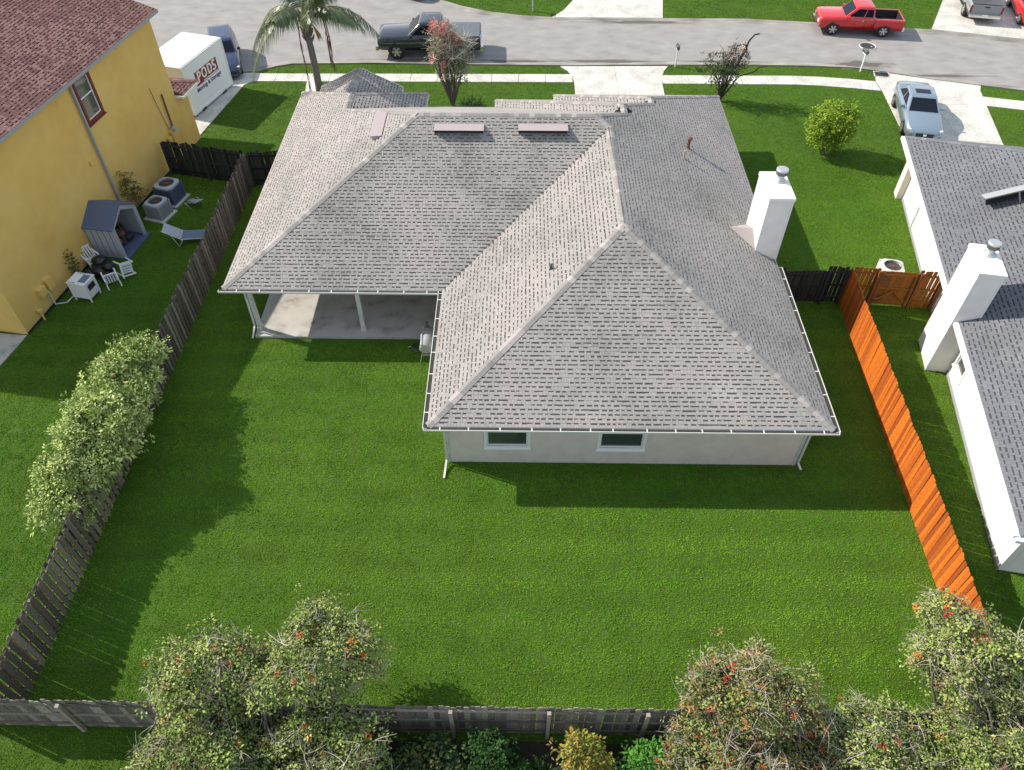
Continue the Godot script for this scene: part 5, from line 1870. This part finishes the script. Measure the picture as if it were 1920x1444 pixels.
func frond(s: SurfaceTool, s2: SurfaceTool, base: Vector3, dir: Vector3, len: float, sag: float, leaf_len: float, curl := 1.0):
	# one feather palm leaf: an arching midrib with drooping leaflets on both sides
	var pts := []
	var n := 12
	for k in n + 1:
		var f := k / float(n)
		pts.append(base + dir * len * f * (1.0 - 0.12 * f) + Vector3.DOWN * sag * f * f * len)
	tube(s, pts, [0.035, 0.03, 0.028, 0.025, 0.022, 0.02, 0.018, 0.015, 0.012, 0.01, 0.008, 0.006, 0.004], 5)
	var total := 70
	for i in total:
		var f := lerpf(0.12, 1.0, i / float(total))
		var k := mini(int(f * n), n - 1)
		var p: Vector3 = pts[k].lerp(pts[k + 1], f * n - k)
		var t: Vector3 = (pts[k + 1] - pts[k]).normalized()
		var side := t.cross(Vector3.UP).normalized()
		for q in [-1, 1]:
			var l := leaf_len * (sin(pow(f, 0.7) * PI * 0.92) * 0.85 + 0.15) * rng.randf_range(0.8, 1.15)
			var d = (side * q * 0.75 + t * 0.55 + Vector3.DOWN * rng.randf_range(0.3, 0.95) * curl).normalized()
			var m = p + d * l * 0.5 + Vector3.UP * 0.03
			var e = p + d * l + Vector3.DOWN * l * 0.35 * curl
			var w := t * 0.022
			tri(s2, p - w * 0.6, p + w * 0.6, m + w)
			tri(s2, p - w * 0.6, m + w, m - w)
			tri(s2, m - w, m + w, e)

func palm():
	var root := thing("palm_tree", "tall feather palm with drooping fronds in front of the beige house", "palm tree", Vector3(-13.5, 0, -22.0))
	var s := mb()
	var pts := []
	var rr_ := []
	for i in 31:
		var f := i / 30.0
		pts.append(Vector3(0.1 * sin(f * 3.0) - 0.02, 5.0 * f, 0.05 * f))
		rr_.append(lerpf(0.2, 0.135, f) * (1.0 + (0.05 if i % 2 == 0 else 0.0)))
	tube(s, pts, rr_, 14)
	fin(s, "trunk", M["palm_bark"], root)
	# old leaf bases under the crown
	s = mb()
	for i in 26:
		var a := i * 2.4
		var y := 4.35 + 0.045 * i
		var d := Vector3(cos(a), 0, sin(a))
		tube(s, [Vector3(0.03, y, 0.05) + d * 0.1, Vector3(0.03, y + 0.2, 0.05) + d * 0.24, Vector3(0.03, y + 0.34, 0.05) + d * 0.3], [0.075, 0.055, 0.02], 5)
	fin(s, "leaf_bases", M["palm_bark"], root)
	var top := Vector3(0.03, 5.5, 0.05)
	s = mb()
	tube(s, [Vector3(0.03, 4.9, 0.05), Vector3(0.03, 5.5, 0.05), Vector3(0.03, 6.1, 0.05)], [0.16, 0.14, 0.03], 10)
	fin(s, "crownshaft", M["palm_shaft"], root)
	var k := 0
	for q in [[3.1, 0.55, 3.9, 1.0], [2.75, 0.6, 3.8, 0.85], [3.5, 0.45, 3.7, 1.1], [0.1, 0.6, 4.4, 0.72], [-0.35, 0.75, 3.7, 0.55], [0.45, 0.5, 3.4, 0.75], [1.3, 0.8, 3.0, 0.45], [-1.2, 0.8, 3.1, 0.4], [-2.0, 0.85, 3.0, 0.4], [1.9, 0.5, 2.8, 0.6], [4.2, 0.9, 3.0, 0.42], [-0.8, 1.6, 2.7, 0.3], [2.2, 1.9, 2.6, 0.25], [0.9, 1.1, 3.2, 0.5]]:
		s = mb()
		var s2 := mb()
		var d := Vector3(cos(q[0]), q[1], -sin(q[0])).normalized()
		frond(s, s2, top + d * 0.1, d, q[2], q[3], 0.85)
		var fr := fin(s, "frond", M["palm_rib"], root)
		fin(s2, "leaflets", M["palm_leaf%d" % (k % 3)], fr)
		k += 1
	# dead fronds hanging against the trunk
	for q in [[3.6, 3.4, 0.35], [0.3, 2.4, 0.9], [0.55, 2.2, 0.85]]:
		s = mb()
		var d := Vector3(cos(q[0]), 0, -sin(q[0]))
		var b = top + d * q[2] - Vector3.UP * 0.15
		tube(s, [top, b, b + Vector3.DOWN * 1.2 + d * 0.08, b + Vector3.DOWN * q[1]], [0.03, 0.035, 0.03, 0.01], 5)
		for i in 40:
			var f := rng.randf_range(0.25, 1.0)
			var p: Vector3 = b + Vector3.DOWN * q[1] * f + d * 0.05
			var e: Vector3 = p + Vector3(rng.randf_range(-0.13, 0.13), -rng.randf_range(0.3, 0.6), rng.randf_range(-0.13, 0.13))
			tri(s, p + Vector3(0.012, 0, 0), p - Vector3(0.012, 0, 0.005), e)
			tri(s, p + Vector3(0, 0, 0.012), p - Vector3(0.004, 0, 0.012), e)
		fin(s, "dead_frond", M["dead_frond"], root)
	# flower stalk
	s = mb()
	for i in 60:
		var d := Vector3(0.35 + rng.randf_range(-0.1, 0.25), -rng.randf_range(0.5, 1.0), rng.randf_range(0.0, 0.35))
		tube(s, [Vector3(0.15, 5.25, 0.15), Vector3(0.4, 5.2, 0.25) + d * 0.1, Vector3(0.42, 5.1, 0.28) + d * 0.6], [0.012, 0.008, 0.004], 4, false)
	fin(s, "flower_stalk", M["palm_flower"], root)

func build_plants():
	for i in 3:
		var c: Color = [lin(0.05, 0.085, 0.03), lin(0.09, 0.125, 0.05), lin(0.13, 0.16, 0.075)][i]
		var m := plain("palm_leaf%d" % i, c, 0.4, 0.0, 0.5)
		m.backlight_enabled = true
		m.backlight = Color(0.12, 0.15, 0.04)
	plain("palm_rib", lin(0.2, 0.2, 0.08), 0.6)
	plain("palm_shaft", lin(0.14, 0.1, 0.05), 0.7)
	plain("palm_flower", lin(0.42, 0.29, 0.08), 0.8)
	palm()
	var mixed := [Color(0.182, 0.252, 0.056), Color(0.28, 0.35, 0.091), Color(0.126, 0.196, 0.042), Color(0.336, 0.378, 0.126), Color(0.224, 0.238, 0.098), Color(0.05, 0.075, 0.02), Color(0.3, 0.33, 0.12)]  # the near-black green stands in for shade inside the crowns
	var rusty := [Color(0.176, 0.216, 0.0607), Color(0.23, 0.27, 0.0878), Color(0.121, 0.162, 0.0473), Color(0.297, 0.189, 0.081), Color(0.257, 0.27, 0.108), Color(0.055, 0.07, 0.025)]  # darkest tone again paints the shaded inside of the crown
	# rear trees, behind the back fence
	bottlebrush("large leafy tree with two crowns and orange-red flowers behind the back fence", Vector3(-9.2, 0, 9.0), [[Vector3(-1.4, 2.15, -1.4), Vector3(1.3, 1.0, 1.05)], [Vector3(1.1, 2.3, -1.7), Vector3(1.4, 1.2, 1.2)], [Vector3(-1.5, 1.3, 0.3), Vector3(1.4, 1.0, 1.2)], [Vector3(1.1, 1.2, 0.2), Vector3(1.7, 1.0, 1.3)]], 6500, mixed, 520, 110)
	bottlebrush("twiggy tree with many orange-red flowers behind the back fence, next to the green shrubs", Vector3(2.0, 0, 9.2), [[Vector3(0.1, 2.15, -1.3), Vector3(1.5, 1.1, 1.1)], [Vector3(-0.6, 1.2, 0.0), Vector3(1.5, 1.1, 1.2)], [Vector3(1.2, 1.2, 0.0), Vector3(1.3, 1.0, 1.2)]], 5000, rusty, 560, 150)
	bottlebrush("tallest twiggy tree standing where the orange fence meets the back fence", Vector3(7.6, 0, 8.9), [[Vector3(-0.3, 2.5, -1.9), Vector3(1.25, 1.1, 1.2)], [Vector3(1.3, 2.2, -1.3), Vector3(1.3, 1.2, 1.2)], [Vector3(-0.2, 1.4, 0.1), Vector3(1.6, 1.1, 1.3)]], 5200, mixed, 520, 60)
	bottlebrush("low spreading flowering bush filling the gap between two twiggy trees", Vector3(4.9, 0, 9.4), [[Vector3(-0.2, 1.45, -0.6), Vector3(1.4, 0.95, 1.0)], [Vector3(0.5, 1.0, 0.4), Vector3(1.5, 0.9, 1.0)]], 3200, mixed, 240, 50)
	# shrubs between them
	shrub("round_shrub", "dense dark green round shrub behind the back fence", "shrub", Vector3(-3.95, 0, 9.05), [[Vector3(0, 0.62, 0), Vector3(0.75, 0.62, 0.7)]], 900, leaf_cluster(12, 0.07, 0.05, 0.1, 3), [Color(0.035, 0.085, 0.022), Color(0.05, 0.11, 0.03), Color(0.028, 0.065, 0.018)])
	shrub("dark_shrub", "straggly dark shrub beside the two-crowned tree", "shrub", Vector3(-5.4, 0, 9.0), [[Vector3(0, 0.6, 0), Vector3(0.8, 0.6, 0.6)], [Vector3(-0.8, 0.5, 0.4), Vector3(0.6, 0.5, 0.6)]], 600, leaf_cluster(9, 0.1, 0.07, 0.13, 4), [Color(0.04, 0.075, 0.025), Color(0.09, 0.11, 0.03), Color(0.05, 0.06, 0.03)])
	shrub("yellow_shrub", "upright yellow-green variegated shrub behind the back fence", "shrub", Vector3(-1.75, 0, 8.95), [[Vector3(0, 1.05, -0.15), Vector3(0.42, 0.5, 0.35)], [Vector3(0.15, 0.5, 0.15), Vector3(0.5, 0.5, 0.45)], [Vector3(-0.2, 1.4, -0.25), Vector3(0.2, 0.25, 0.2)]], 420, leaf_cluster(9, 0.12, 0.05, 0.12, 5), [Color(0.3, 0.27, 0.05), Color(0.22, 0.24, 0.05), Color(0.16, 0.2, 0.04), Color(0.3, 0.2, 0.05)], 0.03)
	shrub("green_shrub", "bright green leafy shrub beside the twiggy flowering tree", "shrub", Vector3(-0.2, 0, 9.0), [[Vector3(0, 0.7, 0), Vector3(0.5, 0.55, 0.45)]], 320, leaf_cluster(9, 0.14, 0.06, 0.12, 6), [Color(0.07, 0.2, 0.03), Color(0.1, 0.26, 0.04), Color(0.05, 0.14, 0.025)], 0.03)
	shrub("small_fern", "small green plant on dark soil behind the back fence", "plant", Vector3(-2.85, 0, 9.15), [[Vector3(0, 0.2, 0), Vector3(0.35, 0.2, 0.3)]], 60, leaf_cluster(8, 0.16, 0.04, 0.1, 8), [Color(0.03, 0.08, 0.025), Color(0.05, 0.1, 0.03)], 0.012)
	shrub("small_fern", "small pale plant between yellow-green and bright green shrubs", "plant", Vector3(-0.95, 0, 9.05), [[Vector3(0, 0.25, 0), Vector3(0.3, 0.25, 0.3)]], 60, leaf_cluster(8, 0.16, 0.04, 0.1, 8), [Color(0.08, 0.15, 0.04), Color(0.12, 0.18, 0.06)], 0.012)
	# the big bush over the left fence
	var pale := [Color(0.324, 0.405, 0.115), Color(0.432, 0.499, 0.176), Color(0.23, 0.311, 0.081), Color(0.486, 0.54, 0.216), Color(0.162, 0.23, 0.0607)]
	shrub("overgrown_bush", "large pale green leafy bush leaning over the weathered fence", "bush", Vector3(-16.5, 0, -0.4), [[Vector3(0.4, 1.75, -2.8), Vector3(0.75, 0.85, 0.85)], [Vector3(0.15, 1.8, -1.4), Vector3(0.95, 0.9, 1.1)], [Vector3(0.4, 1.85, 0.1), Vector3(1.15, 0.95, 1.15)], [Vector3(0.05, 1.65, 1.5), Vector3(1.05, 0.85, 1.0)], [Vector3(-0.25, 1.4, 2.7), Vector3(0.8, 0.7, 0.75)], [Vector3(0.2, 1.6, -2.1), Vector3(0.9, 0.9, 0.9)], [Vector3(0.2, 1.7, -0.6), Vector3(1.1, 0.9, 1.0)], [Vector3(0.2, 1.7, 0.8), Vector3(1.1, 0.9, 1.0)]], 5200, leaf_cluster(14, 0.12, 0.055, 0.16, 21), pale, 0.05)
	shrub("fence_weed", "small bright weed growing against the weathered fence", "plant", Vector3(-16.35, 0, -6.6), [[Vector3(0, 0.7, 0), Vector3(0.2, 0.5, 0.6)], [Vector3(-0.1, 0.4, 0.9), Vector3(0.2, 0.35, 0.4)]], 120, leaf_cluster(8, 0.11, 0.06, 0.11, 22), [Color(0.08, 0.2, 0.03), Color(0.1, 0.22, 0.04)], 0.012)
	# vines on the yellow wall
	shrub("wall_vine", "thin vine climbing the yellow wall behind the shed", "plant", Vector3(-20.45, 0, -14.05), [[Vector3(0.0, 1.6, 0.1), Vector3(0.12, 0.6, 0.35)], [Vector3(0.1, 1.0, -0.3), Vector3(0.12, 0.6, 0.3)]], 90, leaf_cluster(7, 0.1, 0.05, 0.1, 23), [Color(0.07, 0.09, 0.02), Color(0.12, 0.11, 0.03)], 0.012)
	shrub("wall_vine", "thin vine climbing the yellow wall above the stove", "plant", Vector3(-21.3, 0, -9.6), [[Vector3(0.0, 0.8, 0.0), Vector3(0.1, 0.6, 0.3)], [Vector3(0.15, 0.3, 0.4), Vector3(0.12, 0.3, 0.3)]], 70, leaf_cluster(7, 0.09, 0.045, 0.1, 24), [Color(0.06, 0.08, 0.02), Color(0.1, 0.1, 0.03)], 0.012)
	# clipped round tree on the right lawn
	var ball = shrub("clipped_tree", "round clipped yellow-green tree on the lawn beside the silver car's driveway", "tree", Vector3(11.45, 0, -19.6), [[Vector3(0.15, 1.65, 0), Vector3(1.1, 0.95, 1.0)], [Vector3(0.0, 1.15, 0.1), Vector3(0.95, 0.7, 0.85)]], 1700, leaf_cluster(10, 0.13, 0.05, 0.12, 25), [Color(0.16, 0.26, 0.02), Color(0.22, 0.33, 0.03), Color(0.1, 0.19, 0.02), Color(0.27, 0.36, 0.04)], 0.06)
	# the two front-garden flowering trees
	var vase := thing("crape_myrtle", "tall vase-shaped tree with pink and orange blossom before the dark pickup truck", "tree", Vector3(-7.0, 0, -24.1))
	var tips := []
	for i in 16:
		var a := TAU * i / 16.0
		tips.append(Vector3(cos(a) * rng.randf_range(0.3, 1.0), rng.randf_range(2.2, 4.2), sin(a) * rng.randf_range(0.3, 0.9)) + Vector3(-0.15, 0, 0))
	limbs(vase, "trunk", Vector3.ZERO, tips, 0.055, M["bark"])
	foliage(vase, "crown", leaf_cluster(8, 0.11, 0.05, 0.12, 26), crown_points([[Vector3(-0.2, 3.2, 0), Vector3(0.85, 0.9, 0.8)], [Vector3(0.1, 2.0, 0), Vector3(0.8, 0.9, 0.7)], [Vector3(0.5, 2.9, 0), Vector3(0.6, 0.8, 0.6)]], 650), [Color(0.17, 0.2, 0.09), Color(0.1, 0.13, 0.05), Color(0.3, 0.29, 0.2)], M["leaf"])
	foliage(vase, "twigs", twig_cluster(6, 0.45, 0.012, 27), crown_points([[Vector3(0.45, 2.9, 0), Vector3(0.75, 1.0, 0.7)], [Vector3(-0.1, 3.2, 0), Vector3(0.8, 0.9, 0.7)]], 150, 0.3), [Color(0.45, 0.42, 0.36), Color(0.36, 0.33, 0.28), Color(0.55, 0.5, 0.42)], M["twig"])
	foliage(vase, "blossom", leaf_cluster(22, 0.085, 0.06, 0.12, 28), crown_points([[Vector3(-0.45, 4.1, 0), Vector3(0.55, 0.42, 0.5)], [Vector3(-0.55, 2.7, 0.2), Vector3(0.55, 0.45, 0.5)], [Vector3(0.25, 3.5, 0), Vector3(0.5, 0.4, 0.4)], [Vector3(-0.3, 2.0, 0.3), Vector3(0.25, 0.25, 0.3)]], 130, 0.5), [Color(0.55, 0.25, 0.21), Color(0.62, 0.32, 0.25), Color(0.48, 0.15, 0.13), Color(0.6, 0.35, 0.28)], M["petal"])
	var bare := thing("crape_myrtle", "sparse leggy shrub tree with dark stems beside the driveway", "tree", Vector3(7.3, 0, -24.9))
	tips = []
	for i in 13:
		var a := TAU * i / 13.0
		tips.append(Vector3(cos(a) * rng.randf_range(0.5, 1.25) + 0.1, rng.randf_range(1.5, 3.0), sin(a) * rng.randf_range(0.3, 0.9)))
	tips.append(Vector3(0.9, 3.3, 0))
	limbs(bare, "trunk", Vector3.ZERO, tips, 0.045, M["dark_bark"])
	foliage(bare, "crown", leaf_cluster(8, 0.14, 0.045, 0.1, 29), crown_points([[Vector3(-0.5, 1.9, 0), Vector3(0.75, 0.6, 0.6)], [Vector3(0.5, 2.2, 0), Vector3(0.65, 0.7, 0.6)], [Vector3(0.0, 1.2, 0), Vector3(0.6, 0.6, 0.5)]], 330), [Color(0.08, 0.09, 0.055), Color(0.05, 0.06, 0.035), Color(0.14, 0.14, 0.09)], M["leaf"])
	foliage(bare, "blossom", leaf_cluster(8, 0.2, 0.05, 0.08, 30), crown_points([[Vector3(0.4, 2.7, 0), Vector3(0.65, 0.55, 0.4)]], 26, 0.6), [Color(0.42, 0.25, 0.2), Color(0.35, 0.12, 0.1), Color(0.45, 0.3, 0.24)], M["petal"], 0.7, 1.2, 0.8)
	# a dark bent limb that sticks out over the street
	var s := mb()
	tube(s, [Vector3(0.55, 1.9, 0), Vector3(0.8, 2.7, 0), Vector3(0.92, 3.2, -0.05), Vector3(1.15, 3.5, -0.1), Vector3(1.4, 3.55, -0.1)], [0.05, 0.055, 0.045, 0.04, 0.035], 8)
	tube(s, [Vector3(0.85, 3.0, 0), Vector3(0.55, 3.05, 0), Vector3(0.35, 2.95, 0), Vector3(0.33, 2.7, 0)], [0.035, 0.03, 0.03, 0.03], 7)
	tube(s, [Vector3(0.6, 1.3, 0), Vector3(1.5, 1.6, 0.0), Vector3(1.75, 1.85, 0), Vector3(2.15, 1.92, 0)], [0.03, 0.03, 0.03, 0.025], 7)
	fin(s, "bent_limb", M["dark_bark"], bare)
	shrub("spiky_plant", "dark grassy plant at the foot of the blossoming tree", "plant", Vector3(-5.9, 0, -23.3), [[Vector3(0, 0.3, 0), Vector3(0.7, 0.3, 0.5)]], 90, leaf_cluster(10, 0.4, 0.025, 0.05, 33), [Color(0.03, 0.07, 0.03), Color(0.05, 0.1, 0.04)], 0.012)
# ---------------------------------------------------------------- build
func _ready():
	rng.seed = 4242
	cam = Camera3D.new()
	cam.name = "camera"
	add_child(cam)
	cam.position = Vector3(-3.3922, 20.3059, 14.7532)
	cam.rotation_order = EULER_ORDER_YXZ
	cam.rotation = Vector3(-0.827491, 0.011699, 0.001006)
	cam.fov = 53.0
	cam.far = 900.0
	cam.current = true
	var sky_m := ProceduralSkyMaterial.new()
	sky_m.sky_top_color = Color(0.6, 0.655, 0.72)
	sky_m.sky_horizon_color = Color(0.9, 0.9, 0.9)
	sky_m.sky_curve = 0.12
	sky_m.ground_bottom_color = Color(0.3, 0.34, 0.28)
	sky_m.ground_horizon_color = Color(0.6, 0.66, 0.66)
	sky_m.energy_multiplier = 1.0
	var sky := Sky.new()
	sky.sky_material = sky_m
	var env := Environment.new()
	env.background_mode = Environment.BG_SKY
	env.sky = sky
	env.tonemap_mode = Environment.TONE_MAPPER_LINEAR
	env.tonemap_exposure = 1.9
	env.sdfgi_enabled = true
	env.ssao_enabled = true
	env.ssil_enabled = true
	var we := WorldEnvironment.new()
	we.name = "world_environment"
	we.environment = env
	add_child(we)
	var sun := DirectionalLight3D.new()
	sun.name = "sun"
	add_child(sun)
	sun.look_at_from_position(Vector3.ZERO, SUN_TO, Vector3.UP)
	sun.light_energy = 1.2
	sun.light_color = Color(1.0, 0.965, 0.91)
	sun.light_angular_distance = 0.5
	sun.shadow_enabled = true
	make_materials()
	textured("dark_bark", lin(0.3, 0.28, 0.27), T["bark"], Vector3(1.5, 0.6, 1.5), 0.9)
	build_setting()
	build_main_house()
	build_right_house()
	build_yellow_house()
	build_fences()
	build_cars()
	build_yard_things()
	build_plants()
	lawn_grass()
